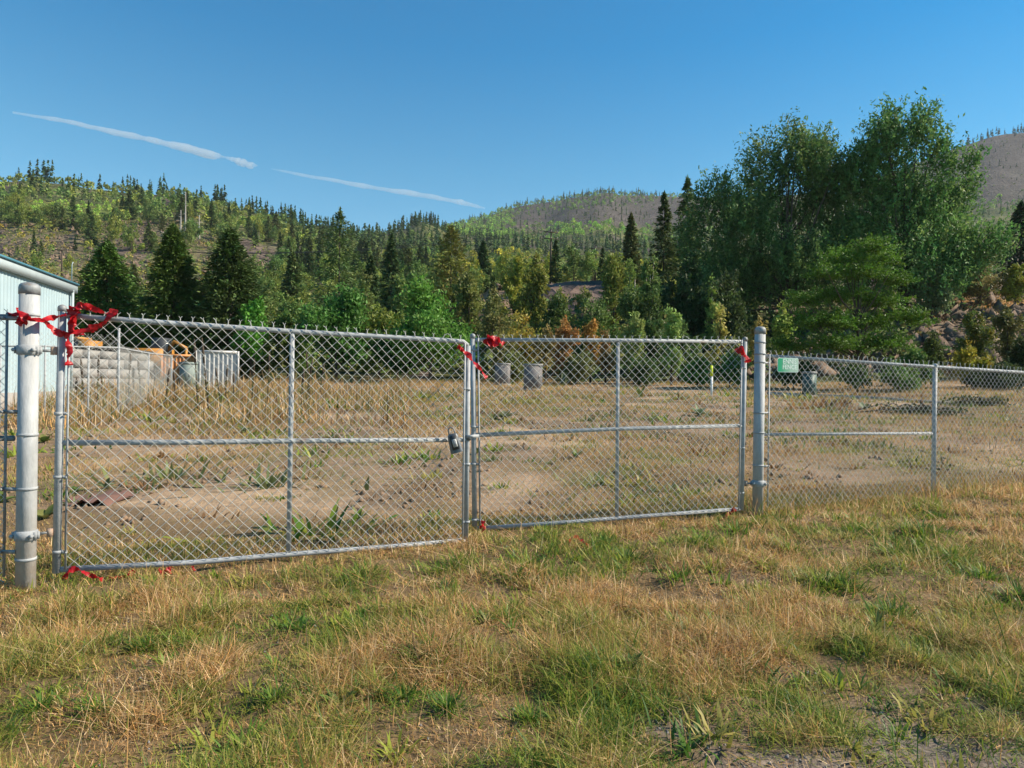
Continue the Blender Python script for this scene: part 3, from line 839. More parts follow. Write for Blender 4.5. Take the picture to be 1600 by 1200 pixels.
def rrect(w, h, r, d):
    pts = []
    for cx, cz, a0_ in ((w / 2 - r, h / 2 - r, 0), (-w / 2 + r, h / 2 - r, 90), (-w / 2 + r, -h / 2 + r, 180), (w / 2 - r, -h / 2 + r, 270)):
        for k in range(5):
            a = R(a0_ + k * 22.5); pts.append((cx + r * math.cos(a), cz + r * math.sin(a)))
    return pts
def plate(w, h, r, d0, d1, colf):
    p = rrect(w, h, r, 0); n = len(p); m = MB()
    V = [sp(x, z, d0) for x, z in p] + [sp(x, z, d1) for x, z in p]
    C = [colf(x) for x, z in p] * 2
    Q = [[k, (k + 1) % n, n + (k + 1) % n, n + k] for k in range(n)]
    m.add(np.array([list(v) for v in V]), Q, None, np.array(C))
    # front face as strips so the green can pale along its width
    xs_ = np.linspace(-w / 2, w / 2, 25)
    def zh(x):
        ax = abs(x) - (w / 2 - r)
        return h / 2 if ax <= 0 else h / 2 - r + math.sqrt(max(r * r - ax * ax, 0))
    V = []; C = []
    for x in xs_:
        V += [list(sp(x, zh(x), d1)), list(sp(x, -zh(x), d1))]; C += [colf(x)] * 2
    m.add(np.array(V), [[2 * k, 2 * k + 1, 2 * k + 3, 2 * k + 2] for k in range(24)], None, np.array(C))
    return m
def gcol(x):  # green at the left end, paler towards the right
    t = float(sstep(-.40, .38, x / W_)) ** .75
    return (np.array([.005, .30, .13]) * (1 - t) + np.array([.36, .50, .40]) * t)
part('border', plate(W_, H_, .014, -.002, .0, lambda x: np.array([.62, .72, .66])), M['sign'], sg)
part('face', plate(W_ - .012, H_ - .012, .010, .0003, .0015, gcol), M['sign'], sg)
def text_part(txt, x, z, size, colr, nm):
    cu = bpy.data.curves.new('lettering', 'FONT'); cu.body = txt; cu.size = size; cu.extrude = .0006; cu.offset = .0009
    cu.align_x = 'CENTER'; cu.align_y = 'CENTER'; cu.resolution_u = 2
    o = bpy.data.objects.new('tmp', cu); COL.objects.link(o)
    bpy.context.view_layer.update()
    dg = bpy.context.evaluated_depsgraph_get()
    me = bpy.data.meshes.new_from_object(o.evaluated_get(dg)); me.name = nm
    bpy.data.objects.remove(o)
    co = np.empty(len(me.vertices) * 3); me.vertices.foreach_get('co', co); co = co.reshape(-1, 3)
    out = np.array([list(sp(x + c_[0], z + c_[1], .0022 + c_[2]) - sgn_c) for c_ in co])
    me.vertices.foreach_set('co', out.astype(np.float32).ravel())
    at = me.color_attributes.new('Col', 'FLOAT_COLOR', 'POINT')
    at.data.foreach_set('color', np.tile(np.array([*colr, 1.]), (len(co), 1)).astype(np.float32).ravel())
    me.materials.clear(); me.materials.append(M['sign']); me.update()
    o2 = bpy.data.objects.new(nm, me); COL.objects.link(o2); o2.parent = sg
text_part('ENNIS', .022, .038, .074, (.66, .76, .68), 'lettering')
text_part('FENCE', .022, -.024, .072, (.66, .76, .68), 'lettering')

# ------------------------------------------------------------------ pale blue metal building
bY1 = 26.0; bY0 = 13.0
bx1 = gx(110, bY1); bx0 = bx1 + 1.62 * (bY1 - bY0) / 5.4 * .86
zr1 = pix(110, 446, bY1).z; zr0 = zr1
bl = thing('metal_building', (bx1, bY1, tz(bx1, bY1)), 'pale blue metal-clad building with teal roof edge at the left photo edge', 'building')
wd = Vector((bx0 - bx1, bY0 - bY1, 0)); wl_ = wd.length; wdn = wd.normalized(); won = Vector((-wdn.y, wdn.x, 0))
if won.x < 0: won = -won
eave = zr1; foot = tz(bx1, bY1) + .25
npan = 15; pw = wl_ / npan
def panel(p0, dirn, outn, w, z0, z1):
    m = MB(); prof = []
    nr_ = 4
    for k in range(nr_):
        b0 = k * w / nr_
        prof += [(b0, 0), (b0 + w / nr_ * .62, 0), (b0 + w / nr_ * .70, .016), (b0 + w / nr_ * .90, .016), (b0 + w / nr_ * .98, 0)]
    V = []
    for a, d in prof:
        P = p0 + dirn * a + outn * d
        V += [(P.x, P.y, z0), (P.x, P.y, z1)]
    m.add(np.array(V), [[2 * k, 2 * k + 2, 2 * k + 3, 2 * k + 1] for k in range(len(prof) - 1)])
    return m
B1 = Vector((bx1, bY1, 0))
for k in range(npan):
    part('wall_panel', panel(B1 + wdn * (pw * k), wdn, won, pw, foot, eave - .05), M['bluewall'], bl)
back = -won
for k in range(10):
    part('wall_panel', panel(B1 + back * 1.0 * k, back, -wdn, 1.0, foot, eave - .05 + .18 * k), M['bluewall'], bl)
m = MB()
cw = B1 + wdn * (wl_ / 2) - won * .06
rotw = math.atan2(wdn.y, wdn.x)
m.box((cw.x, cw.y, foot - .35), (wl_, .24, .75), rotw); cb = B1 + back * 5 + wdn * .06; m.box((cb.x, cb.y, foot - .35), (10, .24, .75), math.atan2(back.y, back.x))
part('foundation', m, M['concrete'], bl)
m = MB()
c = B1 + wdn * (wl_ / 2) + won * .10
m.box((c.x, c.y, eave - .14), (wl_ + .3, .12, .30), rotw); part('gutter', m, M['paletrim'], bl)
m = MB()
c = B1 + wdn * (wl_ / 2) + won * .10
m.box((c.x, c.y, eave + .05), (wl_ + .36, .22, .07), rotw); part('roof_edge', m, M['bluetrim'], bl)
m = MB()
A_ = B1 + won * .12 - wdn * .15; B_ = B1 + wdn * wl_ + won * .12; C_ = B_ + back * 10.2; D_ = A_ + back * 10.2
V = [(A_.x, A_.y, eave + .09), (B_.x, B_.y, eave + .09), (C_.x, C_.y, eave + 1.95), (D_.x, D_.y, eave + 1.95)]
V += [(x, y, z - .06) for x, y, z in V]
m.add(np.array(V), [[0, 1, 2, 3], [7, 6, 5, 4], [0, 4, 5, 1], [1, 5, 6, 2], [2, 6, 7, 3], [3, 7, 4, 0]]); part('roof', m, M['roof'], bl)
m = MB()
dp = B1 + wdn * .25 + won * .12
m.tube([(dp.x, dp.y, eave - .2), (dp.x, dp.y, foot - .3)], .05, 8); part('downpipe', m, M['paletrim'], bl, True)
m = MB(); c = B1 + won * .03 - wdn * .0
m.tube([(c.x, c.y, foot), (c.x, c.y, eave - .3)], .055, 4); part('corner_trim', m, M['paletrim'], bl)
m = MB(); c = B1 + wdn * .3 + won * .1; m.tube([(c.x, c.y, eave + .08), (c.x, c.y, eave + .75), (c.x + .04, c.y, eave + .85)], .018, 6); part('vent_mast', m, M['paletrim'], bl)

# ------------------------------------------------------------------ inner chain-link fence by the building
inf = thing('chain_link_fence', (gx(185, 18.5), 18.5, tz(gx(185, 18.5), 18.5)), 'taller chain-link fence behind the gate in front of the block wall', 'fence', 'chain-link fences of the lot')
ip = [(0, 16.5), (70, 17.2), (138, 17.9), (185, 18.5), (232, 24.0), (268, 29.0)]
IP = [Vector((gx(u, d), d, tz(gx(u, d), d))) for u, d in ip]
tops = [pix(0, 541, 16.5).z, pix(70, 541, 17.2).z, pix(138, 542, 17.9).z, pix(185, 543, 18.5).z, pix(232, 552, 24).z, pix(268, 556, 29).z]
for k, (P, z) in enumerate(zip(IP, tops)):
    fence_post(inf, P.x, P.y, z + (.5 if k == 3 else .0), .03 if k == 3 else .025)
for a, b in ((0, 3), (3, 5)):
    m = MB(); m.tube([(IP[k].x, IP[k].y, tops[k]) for k in range(a, b + 1)], .021, 8); part('top_rail', m, M['galv'], inf, True)
for k in range(5):
    A_, B_ = IP[k], IP[k + 1]
    m = MB(); chain_mesh(m, A_ + Vector((0, -.03, .05)), B_ + Vector((0, -.03, .05)), Vector((B_.x, B_.y - .03, tops[k + 1] + (.3 if k < 3 else .02))), Vector((A_.x, A_.y - .03, tops[k] + (.3 if k < 3 else .02))), p=.13, r=.0026)
    part('wire_mesh', m, M['wire'], inf)

# ------------------------------------------------------------------ concrete block wall
w0 = Vector((gx(110, 27), 27, 0)); w1 = Vector((gx(229, 30.6), 30.6, 0))
wz0 = pix(160, 546, 28.6).z; wz1 = pix(229, 550, 30.6).z
bw = thing('block_wall', (w0.x, w0.y, tz(w0.x, w0.y)), 'grey concrete block wall behind the left leaf, left of the orange container', 'wall')
wv = (w1 - w0); wL = wv.length; wv.normalize(); wrot = math.atan2(wv.y, wv.x)
bm = MB(); bm.box((0, 0, 0), (.785, .30, .385)); bme = bm.mesh('block', M['block'])
base_z = min(tz(w0.x, w0.y), tz(w1.x, w1.y)) - .1
ncol = int(wL / .8); nrow = 5
for j in range(nrow):
    for i in range(ncol + 1):
        s = (i + .5 * (j % 2)) * .8
        if s > wL: continue
        P = w0 + wv * s
        ztop = wz0 + (wz1 - wz0) * s / wL
        z = base_z + .2 + j * .4
        if z + .1 > ztop: continue
        inst('block', bme, bw, Vector((P.x, P.y, z)) - ROOTLOC[bw.name] + Vector((0, random.uniform(-.008, .008), 0)), (0, 0, wrot + random.uniform(-.008, .008)))
m = MB(); c = (w0 + w1) / 2 + Vector((0, .04, 0)); m.box((c.x, c.y, (base_z + wz1) / 2 - .05), (wL, .18, wz1 - base_z - .1), wrot); part('mortar_core', m, M['concrete'], bw)
m = MB()
V = []
for s, ztop in ((0, wz0 + .06), (wL + .2, wz1)):
    P = w0 + wv * s; nn = Vector((-wv.y, wv.x, 0)) * .18
    for sg_ in (-1, 1):
        for dz in (-.10, .03): V.append((P.x + nn.x * sg_, P.y + nn.y * sg_, ztop + dz))
m.add(np.array(V), [[0, 1, 3, 2], [4, 6, 7, 5], [0, 4, 5, 1], [2, 3, 7, 6], [0, 2, 6, 4], [1, 5, 7, 3]]); part('coping', m, M['rubber'], bw)

# ------------------------------------------------------------------ shipping containers
def container(nm, u0, u1, Y, top_py, label, mat, depth=1.6):
    xc = gx((u0 + u1) / 2, Y); ang_ = math.atan2(-xc, Y); W = (gx(u1, Y) - gx(u0, Y)) * math.cos(ang_) * 1.08
    zb = tz(xc, Y) - .02; H = pix(u0, top_py, Y).z - zb
    t = thing(nm, (xc, Y, zb), label, 'container', 'shipping containers behind the left leaf', ang_ * .95)
    n = 9
    m = MB(); V = []; prof = []
    for k in range(n):
        st = (W - .16) / n; a = -W / 2 + .08 + st * k
        prof += [(a, .05), (a + st * .35, .05), (a + st * .5, .0), (a + st * .85, .0)]
    prof.append((W / 2 - .08, .05))
    for a, d in prof: V += [(a, d + .02, .12), (a, d + .02, H - .10)]
    m.add(np.array(V), [[2 * k, 2 * k + 2, 2 * k + 3, 2 * k + 1] for k in range(len(prof) - 1)])
    part('corrugated_front', m, mat, t, local=True)
    m = MB(); m.box((0, depth / 2 + .1, H / 2), (W - .03, depth - .02, H - .04)); part('box_shell', m, mat, t, local=True)
    for xx in (-W / 2 + .04, W / 2 - .04):
        m = MB(); m.box((xx, .03, H / 2), (.09, .10, H)); part('corner_post', m, mat, t, local=True)
    for zz in (.06, H - .05):
        m = MB(); m.box((0, .035, zz), (W - .19, .09, .12)); part('rail', m, mat, t, local=True)
    return t
container('shipping_container', 253, 306, 33.6, 553.5, 'orange corrugated container beside the block wall', M['orange'])
container('shipping_container', 307, 371, 33.2, 547.5, 'white corrugated container right of the orange one', M['white'])
def cabinet(nm, u0, u1, Y, py_top, label, mat, lid, cat='cabinet', group=None, dep=.6, rotz=.15, door=True):
    x0, x1 = gx(u0, Y), gx(u1, Y); W = x1 - x0; cx = (x0 + x1) / 2
    zb = tz(cx, Y); H = pix(u0, py_top, Y).z - zb
    t = thing(nm, (cx, Y, zb), label, cat, group, rotz)
    W *= .92
    m = MB(); m.box((0, 0, H * .44), (W, dep, H * .92)); part('body', m, mat, t, local=True)
    m = MB(); m.box((0, 0, H * .95), (W * 1.06, dep * 1.08, H * .085)); part('lid', m, lid, t, local=True)
    m = MB(); m.box((0, 0, .02), (W * 1.15, dep * 1.2, .12)); part('plinth', m, M['concrete'], t, local=True)
    if door:
        m = MB(); m.box((0, -dep / 2 - .008, H * .46), (W * .86, .016, H * .74)); d = part('door', m, mat, t, local=True)
        m = MB(); m.box((W * .3, -dep / 2 - .028, H * .5), (W * .07, .02, H * .12)); part('handle', m, M['dkmetal'], d, local=True)
    return t
cabinet('utility_cabinet', 284, 305, 32.6, 565.5, 'grey green metal cabinet standing in front of the orange container', M['greygreen'], M['greygreen'], rotz=0)
cabinet('utility_cabinet', 774, 796, 38.5, 567, 'smaller weathered grey utility box behind the right leaf, left of its twin', M['greybox'], M['greylid'], group='grey utility boxes at the back of the lot', rotz=-.3)
cabinet('utility_cabinet', 818, 847, 33.5, 568, 'larger grey utility box with pale lid at the back of the lot', M['greybox'], M['greylid'], group='grey utility boxes at the back of the lot', rotz=.12)
cabinet('utility_pedestal', 1256, 1273, 31.0, 580, 'dark green utility pedestal behind the right fence near the sign', M['dkgreen'], M['greylid'], 'utility box', dep=.4, rotz=.3)
# marker stake
Y = 31.0; x = gx(1112, Y); zb = tz(x, Y)
st = thing('marker_stake', (x, Y, zb), 'white marker stake with a fluorescent yellow top behind the right leaf', 'stake')
zt_ = pix(1112, 571, Y).z; zy = pix(1112, 588, Y).z
m = MB(); m.tube([(x, Y, zb - .2), (x, Y, zy)], .055, 8, flat=.4); part('shaft', m, M['stake'], st)
m = MB(); m.tube([(x - .01, Y - .01, zy + .001), (x - .02, Y - .01, zt_)], .06, 8, flat=.45); part('yellow_top', m, M['stakey'], st)
# kerb
m = MB(); kp_ = [(gx(1200, 32.8), 32.8), (gx(1350, 29.7), 29.7), (gx(1510, 25.5), 25.5)]
V = []
for x_, y_ in kp_:
    z_ = tz(x_, y_)
    V += [(x_, y_ - .12, z_ - .1), (x_, y_ - .12, z_ + .13), (x_, y_ + .12, z_ + .13), (x_, y_ + .12, z_ - .1)]
m.add(np.array(V), [[4 * k + a, 4 * k + 4 + a, 4 * k + 4 + (a + 1) % 4, 4 * k + (a + 1) % 4] for k in range(2) for a in range(4)] + [[0, 1, 2, 3], [11, 10, 9, 8]])
single('kerb', m, M['concrete'], kind='structure')
# rusty sheet on the ground
p = on_ground(143, 785)
m = MB(); nx_, ny_ = 12, 5
X_, Y_ = np.meshgrid(np.linspace(-.30, .36, nx_), np.linspace(-.28, .30, ny_), indexing='ij')
Z_ = .05 + .03 * np.sin(X_ * 9) + .05 * Y_ + .03 * np.sin(X_ * 30) * (abs(Y_) > .2)
V = np.stack([X_ + p.x, Y_ + p.y, Z_ + p.z], -1).reshape(-1, 3)
m.add(np.concatenate([V, V - [0, 0, .012]]), np.concatenate([grid_quads(nx_, ny_), grid_quads(nx_, ny_) + nx_ * ny_]))
single('metal_sheet', m, M['rustsheet'], 'rusty brown metal sheet lying on the ground behind the left end of the gate', 'metal sheet', loc=p)

# ------------------------------------------------------------------ yellow machines behind the wall
def loader(u0, u1, Y, top_py, label, flip=1, s=1.0):
    x = gx((u0 + u1) / 2, Y); zt_ = pix(u0, top_py, Y).z
    zb = tz(x, Y); t = thing('wheel_loader', (x, Y, zb), label, 'loader', 'yellow machines behind the wall')
    H = zt_ - zb; w = gx(u1, Y) - gx(u0, Y)
    f = lambda X, Z: (x + flip * X * w, Z * H + zb)
    def bx(nm, X, Z, sx, sz, sy, mat, par=None):
        m = MB(); a, b = f(X, Z); m.box((a, Y, b), (sx * w, sy, sz * H)); return part(nm, m, mat, par or t)
    bx('chassis', 0, .45, .8, .22, 1.3, M['yellow'])
    bx('engine_hood', .22, .74, .44, .38, 1.2, M['yellow'])
    cab_ = bx('cab', -.12, .78, .22, .34, 1.1, M['black'])
    bx('window', -.12, .80, .17, .2, 1.13, M['glass'], cab_)
    bx('cab_roof', -.12, .97, .26, .06, 1.2, M['yellow'], cab_)
    m = MB(); pts = [f(-.22, .62), f(-.38, .66), f(-.5, .40)]; m.tube([(a, Y, b) for a, b in pts], .12, 6); part('lift_arm', m, M['yellow'], t)
    bx('bucket', -.54, .24, .14, .34, 1.5, M['oldgalv'])
    for X in (-.25, .25):
        for dy in (-.7, .7):
            a, b = f(X, .2); m = MB(); m.tube([(a, Y + dy - .18, b + .08), (a, Y + dy + .18, b + .08)], .24 * H, 14); wh = part('wheel', m, M['rubber'], t, True)
    return t
loader(112, 152, 38, 527, 'yellow wheel loader behind the block wall, nearest the blue building', 1)
def excavator(u, Y, top_py, label):
    x = gx(u, Y); zt_ = pix(u, top_py, Y).z; zb = tz(x, Y); H = zt_ - zb
    t = thing('excavator', (x, Y, zb), label, 'excavator', 'yellow machines behind the wall')
    def bx(nm, X, Z, sx, sy, sz, mat, par=None):
        m = MB(); m.box((x + X, Y, zb + Z * H), (sx, sy, sz * H)); return part(nm, m, mat, par or t)
    for dy in (-.9, .9):
        m = MB(); m.box((x, Y + dy, zb + .14 * H), (2.6, .45, .24 * H)); part('track', m, M['rubber'], t)
    bx('body', -.2, .52, 1.9, 1.8, .36, M['yellow'])
    bx('counterweight', -1.2, .5, .5, 1.7, .34, M['yellow'])
    c = bx('cab', .45, .72, .8, .8, .42, M['black']); bx('window', .45, .76, .82, .6, .24, M['glass'], c)
    m = MB(); m.tube([(x + .6, Y, zb + .6 * H), (x + 1.2, Y, zb + .86 * H), (x + 1.9, Y, zb + .72 * H)], .11, 6); part('boom', m, M['yellow'], t)
    m = MB(); m.tube([(x + 1.9, Y, zb + .72 * H), (x + 1.8, Y, zb + .3 * H)], .09, 6); part('stick', m, M['yellow'], t)
    m = MB(); m.box((x + 1.7, Y, zb + .24 * H), (.4, .6, .26 * H)); part('bucket', m, M['oldgalv'], t)
excavator(240, 40, 523, 'orange yellow excavator showing above the block wall under the spruces')

# ------------------------------------------------------------------ foliage generators
def unit(n, r_):
    v = r_.normal(0, 1, (n, 3)); return v / np.linalg.norm(v, axis=1)[:, None]
def cards(mb, c, a, b, col):
    """one four-cornered leaf (or leaf spray) per centre, long half-axis a, short half-axis b"""
    n = len(c)
    V = np.stack([c - a, c + b - a * .1, c + a, c - b - a * .1], 1).reshape(-1, 3)
    Q = np.arange(n * 4).reshape(-1, 4)
    mb.add(V, Q, None, np.repeat(col, 4, 0))
FOREST_GAIN = 2.35
def jitter(col, n, r_, v=.2, h=.12):
    c = np.tile(np.array(col) * np.array([1.0, 1.06, .80]), (n, 1))
    c = c * r_.uniform(1 - v, 1 + v, (n, 1)) * (1 + r_.normal(0, h, (n, 3)) * np.array([1, .5, .6]))
    return np.clip(c, .004, .9)

def conifer(h, r, seed, whorls=40, nbr=11, ncard=22, card=.22, col=(.035, .06, .018), droop=.35, base=.04, ragged=.25, power=.85, lift=.15):
    r_ = np.random.default_rng(seed)
    mb = MB()
    n = whorls * nbr * ncard
    w = np.repeat(np.arange(whorls), nbr * ncard)
    br = np.repeat(np.arange(whorls * nbr), ncard)
    t = (np.repeat(np.arange(whorls), nbr) + r_.uniform(0, 1, whorls * nbr)) / whorls
    az = r_.uniform(0, 2 * math.pi, whorls * nbr)
    L = r * np.clip(1 - t, 0, 1) ** power * (1 - ragged * r_.uniform(0, 1, whorls * nbr) + .12 * (r_.uniform(0, 1, whorls * nbr) < .12)) + .02 * r
    lowtaper = .72 + .28 * sstep(0, .15, t); L = L * lowtaper
    z0 = h * (base + (1 - base) * t)
    s = r_.uniform(.12, 1.0, n) ** .75
    Lb, azb, zb = L[br], az[br], z0[br]
    azj = azb + r_.normal(0, .16, n) * (1.1 - .5 * s)
    zz = zb - droop * Lb * s + lift * Lb * s ** 3 + r_.normal(0, .035 * r, n)
    c = np.stack([np.cos(azj) * Lb * s, np.sin(azj) * Lb * s, zz], 1)
    d = np.stack([np.cos(azj), np.sin(azj), -droop + lift * 2 * s ** 2], 1) + r_.normal(0, .35, (n, 3))
    d /= np.linalg.norm(d, axis=1)[:, None]
    sd = np.cross(d, np.array([0, 0, 1.])) + r_.normal(0, .45, (n, 3)); sd /= np.linalg.norm(sd, axis=1)[:, None]
    sz = card * r_.uniform(.6, 1.3, n)[:, None] * (1 - .35 * t[br])[:, None]
    colr = jitter(col, whorls * nbr, r_, .28, .1)[br] * r_.uniform(.8, 1.2, (n, 1))
    cards(mb, c, d * sz, sd * sz * .38, colr)
    # leader
    k = 30
    cz = np.stack([r_.normal(0, .02 * r, k), r_.normal(0, .02 * r, k), h * r_.uniform(.93, 1.02, k)], 1)
    cards(mb, cz, np.tile([[0, 0, card * .8]], (k, 1)), unit(k, r_) * card * .3, jitter(col, k, r_))
    return mb
def trunk_mb(h, r0, seed=0, lean=.02, sides=8, top=.15, limbs=()):
    r_ = np.random.default_rng(seed); mb = MB()
    n = 7; pts = []
    off = np.cumsum(r_.normal(0, lean * h / n, (n, 2)), axis=0); off[0] = 0
    for k in range(n):
        pts.append((off[k, 0], off[k, 1], h * k / (n - 1) - (.3 if k == 0 else 0)))
    mb.tube(pts, [r0 * (1 - (1 - top) * k / (n - 1)) for k in range(n)], sides)
    for (z, tip, rr) in limbs:
        k = min(int(z / h * (n - 1)), n - 2)
        s_ = np.array(pts[k]); s_[2] = z
        e = np.array(tip); mid = (s_ + e) / 2 + np.array([0, 0, -.08 * np.linalg.norm(e - s_)]) + r_.normal(0, .05, 3)
        mb.tube([s_, mid, e], [rr, rr * .7, rr * .25], 5, caps=False)
    return mb
def broadleaf(blobs, nclu, nleaf, leaf, seed, col, axis_up=.6, stretch=1.6, sig=.45, flat=1.0, inner=.5, colv=.22, aspect=.45, tipcol=None, perp=.42):
    """leaf sprays around shoots that point outward and up from a set of crown blobs"""
    r_ = np.random.default_rng(seed); mb = MB()
    B = np.array(blobs, float)
    vol = B[:, 3] * B[:, 4] * B[:, 5]
    which = r_.choice(len(B), nclu, p=vol ** .8 / (vol ** .8).sum())
    dirs = unit(nclu, r_); dirs[:, 2] = np.where(dirs[:, 2] < -.55, -dirs[:, 2], dirs[:, 2])
    rad = r_.uniform(inner, 1.02, nclu)[:, None]
    cc = B[which, :3] + dirs * rad * B[which, 3:6]
    ax = dirs * (1 - axis_up) + np.array([0, 0, axis_up]) + r_.normal(0, .18, (nclu, 3)); ax /= np.linalg.norm(ax, axis=1)[:, None]
    csz = sig * r_.uniform(.65, 1.4, nclu)
    ccol = jitter(col, nclu, r_, colv, .08)
    if tipcol is not None:
        k = r_.uniform(0, 1, nclu) < .16
        ccol[k] = jitter(tipcol, int(k.sum()), r_, colv, .08)
    n = nclu * nleaf
    ci = np.repeat(np.arange(nclu), nleaf)
    al = np.clip(r_.normal(0, .6, n), -1.5, .95)
    g_ = r_.normal(0, perp, (n, 3)) * (1 - .35 * np.clip(al, -1, 1))[:, None]; g_[:, 2] *= flat
    pos = cc[ci] + csz[ci][:, None] * (g_ + ax[ci] * (al * stretch * .6)[:, None])
    la = ax[ci] * .6 + unit(n, r_) * .75; la /= np.linalg.norm(la, axis=1)[:, None]
    lb_ = np.cross(la, unit(n, r_)); lb_ /= np.linalg.norm(lb_, axis=1)[:, None] + 1e-9
    sz = leaf * r_.uniform(.55, 1.3, n)[:, None]
    cards(mb, pos, la * sz, lb_ * sz * aspect, ccol[ci] * r_.uniform(.75, 1.25, (n, 1)))
    return mb, cc
def limbs_to(cc, h, r0, k, seed):
    r_ = np.random.default_rng(seed)
    idx = r_.choice(len(cc), min(k, len(cc)), replace=False)
    out = []
    for i in idx:
        z = min(max(cc[i][2] * r_.uniform(.3, .65), h * .12), h * .85)
        out.append((z, cc[i], r0 * r_.uniform(.2, .42)))
    return out

# ------------------------------------------------------------------ named trees and shrubs
def plant(nm, u, Y, label, cat, crown, trunk, mat_c, mat_t, group=None, scale=1.0, rotz=0.0, dz=0.0):
    x = gx(u, Y); z = tz(x, Y) + dz
    t = thing(nm, (x, Y, z), label, cat, group, rotz, scale)
    part('crown', crown, mat_c, t, local=True)
    if trunk is not None: part('trunk', trunk, mat_t, t, True, local=True)
    return t
def size(u, Y, top_py):
    x = gx(u, Y); return float(pix(u, top_py, Y).z - tz(x, Y))
PX = lambda px, Y: px * Y / F

# three dark spruces behind the block wall
for u, top, hw, Y, lab_, sd, cl in ((165, 383, 60, 47, 'broad dark green spruce nearest the blue building', 1, (.095, .155, .040)),
        (268, 356, 50, 46, 'tall pointed spruce in the middle of the three behind the block wall', 2, (.085, .155, .040)),
        (356, 362, 60, 46, 'very dark broad spruce right of the pointed spruce', 3, (.066, .105, .036))):
    h = size(u, Y, top); r = PX(hw, Y)
    plant('spruce_tree', u, Y, lab_, 'tree', conifer(h, r * 1.70, sd, 48, 16, 30, .23, cl, droop=.20, base=.03, ragged=.36, power=.68), trunk_mb(h * .95, .2, sd, .004), M['needle'], M['bark'], 'three spruces behind the wall')

def leafy(nm, u, Y, top, hw, lab_, col, sd, cat='tree', nclu=220, nleaf=34, leaf=.13, base=.0, group=None, barkm='bark', axis_up=.5, sig=None, flat=1.0, blobs=None, stretch=1.6, tip=None, trunkr=None, lobes=9, base_py=None, inner=.5, aspect=.45):
    h = size(u, Y, top); r = PX(hw, Y)
    r_ = np.random.default_rng(sd + 500)
    if blobs is None:
        blobs = []
        for k in range(lobes):
            zc = h * r_.uniform(.22 + base, .80); wz = 1 - abs(zc / h - .45) * 1.0
            a = r_.uniform(0, 2 * math.pi); rr = r * r_.uniform(.3, .85) * wz; bs = r * r_.uniform(.28, .6) * wz
            blobs.append((math.cos(a) * rr, math.sin(a) * rr, zc, bs, bs, h * r_.uniform(.09, .2)))
        blobs.append((0, 0, h * .45, r * .5, r * .5, h * (.42 - base * .4)))
        ox = r * r_.normal(0, .22); blobs.append((ox, 0, h * .84, r * .26, r * .26, h * .15))
    cr, cc = broadleaf(blobs, nclu, int(nleaf * .78), leaf * 1.1, sd, col, axis_up, stretch, sig or max(.25, r * .22), flat, inner, tipcol=tip, aspect=aspect)
    tr = trunk_mb(h * .8, trunkr or max(.04, h * .018), sd, .02, 8, .2, limbs_to(cc, h, max(.04, h * .018), 14, sd))
    return plant(nm, u, Y, lab_, cat, cr, tr, M['leaf'], M[barkm], group)

# the big poplars on the bank at the right: spreading, with upright brushy shoots
def poplar(u, Y, lab_, sd, parts_, col, n):
    x = gx(u, Y); zb = tz(x, Y)
    blobs = []
    for (bu, bv, bw, bh) in parts_:
        c = pix(bu, bv, Y)
        dy = random.uniform(-2.0, 2.0)
        blobs.append((c.x - x, dy, c.z - zb, PX(bw, Y), PX(bw, Y) * .9, PX(bh, Y)))
    cr, cc = broadleaf(blobs, n, 33, .165, sd, col, .62, 2.7, .78, 1.0, .35, colv=.3, tipcol=(.18, .25, .09), aspect=.40, perp=.19)
    h = max(b[2] + b[5] for b in blobs)
    tr = trunk_mb(h * .75, .33, sd, .015, 10, .2, limbs_to(cc, h, .33, 40, sd))
    plant('poplar_tree', u, Y, lab_, 'tree', cr, tr, M['leaf'], M['bark'], 'big poplars on the right bank')
poplar(1225, 62, 'huge dark poplar at the left of the pair above the right bank', 11,
    [(1200, 330, 62, 70), (1250, 270, 50, 60), (1195, 265, 42, 55), (1285, 330, 52, 85), (1150, 370, 55, 70), (1105, 330, 30, 45), (1225, 420, 75, 50), (1140, 430, 60, 45), (1290, 420, 45, 55), (1235, 225, 28, 35), (1290, 255, 34, 50), (1125, 300, 22, 30), (1180, 455, 60, 34), (1318, 300, 42, 62), (1315, 385, 50, 60), (1115, 455, 45, 32), (1250, 455, 60, 32), (1090, 380, 26, 50)], (.090, .165, .058), 2300)
poplar(1410, 60, 'huge brushy poplar at the right of the pair, tallest tree on the bank', 12,
    [(1385, 240, 48, 62), (1350, 280, 42, 65), (1420, 225, 34, 48), (1400, 330, 65, 70), (1460, 330, 50, 60), (1500, 350, 42, 45), (1520, 300, 30, 36), (1480, 400, 60, 45), (1415, 410, 70, 50), (1350, 390, 50, 60), (1535, 390, 26, 34), (1390, 195, 26, 26), (1455, 260, 30, 40), (1500, 265, 22, 22), (1440, 445, 60, 26), (1370, 440, 60, 28), (1490, 415, 34, 24)], (.100, .180, .062), 2400)
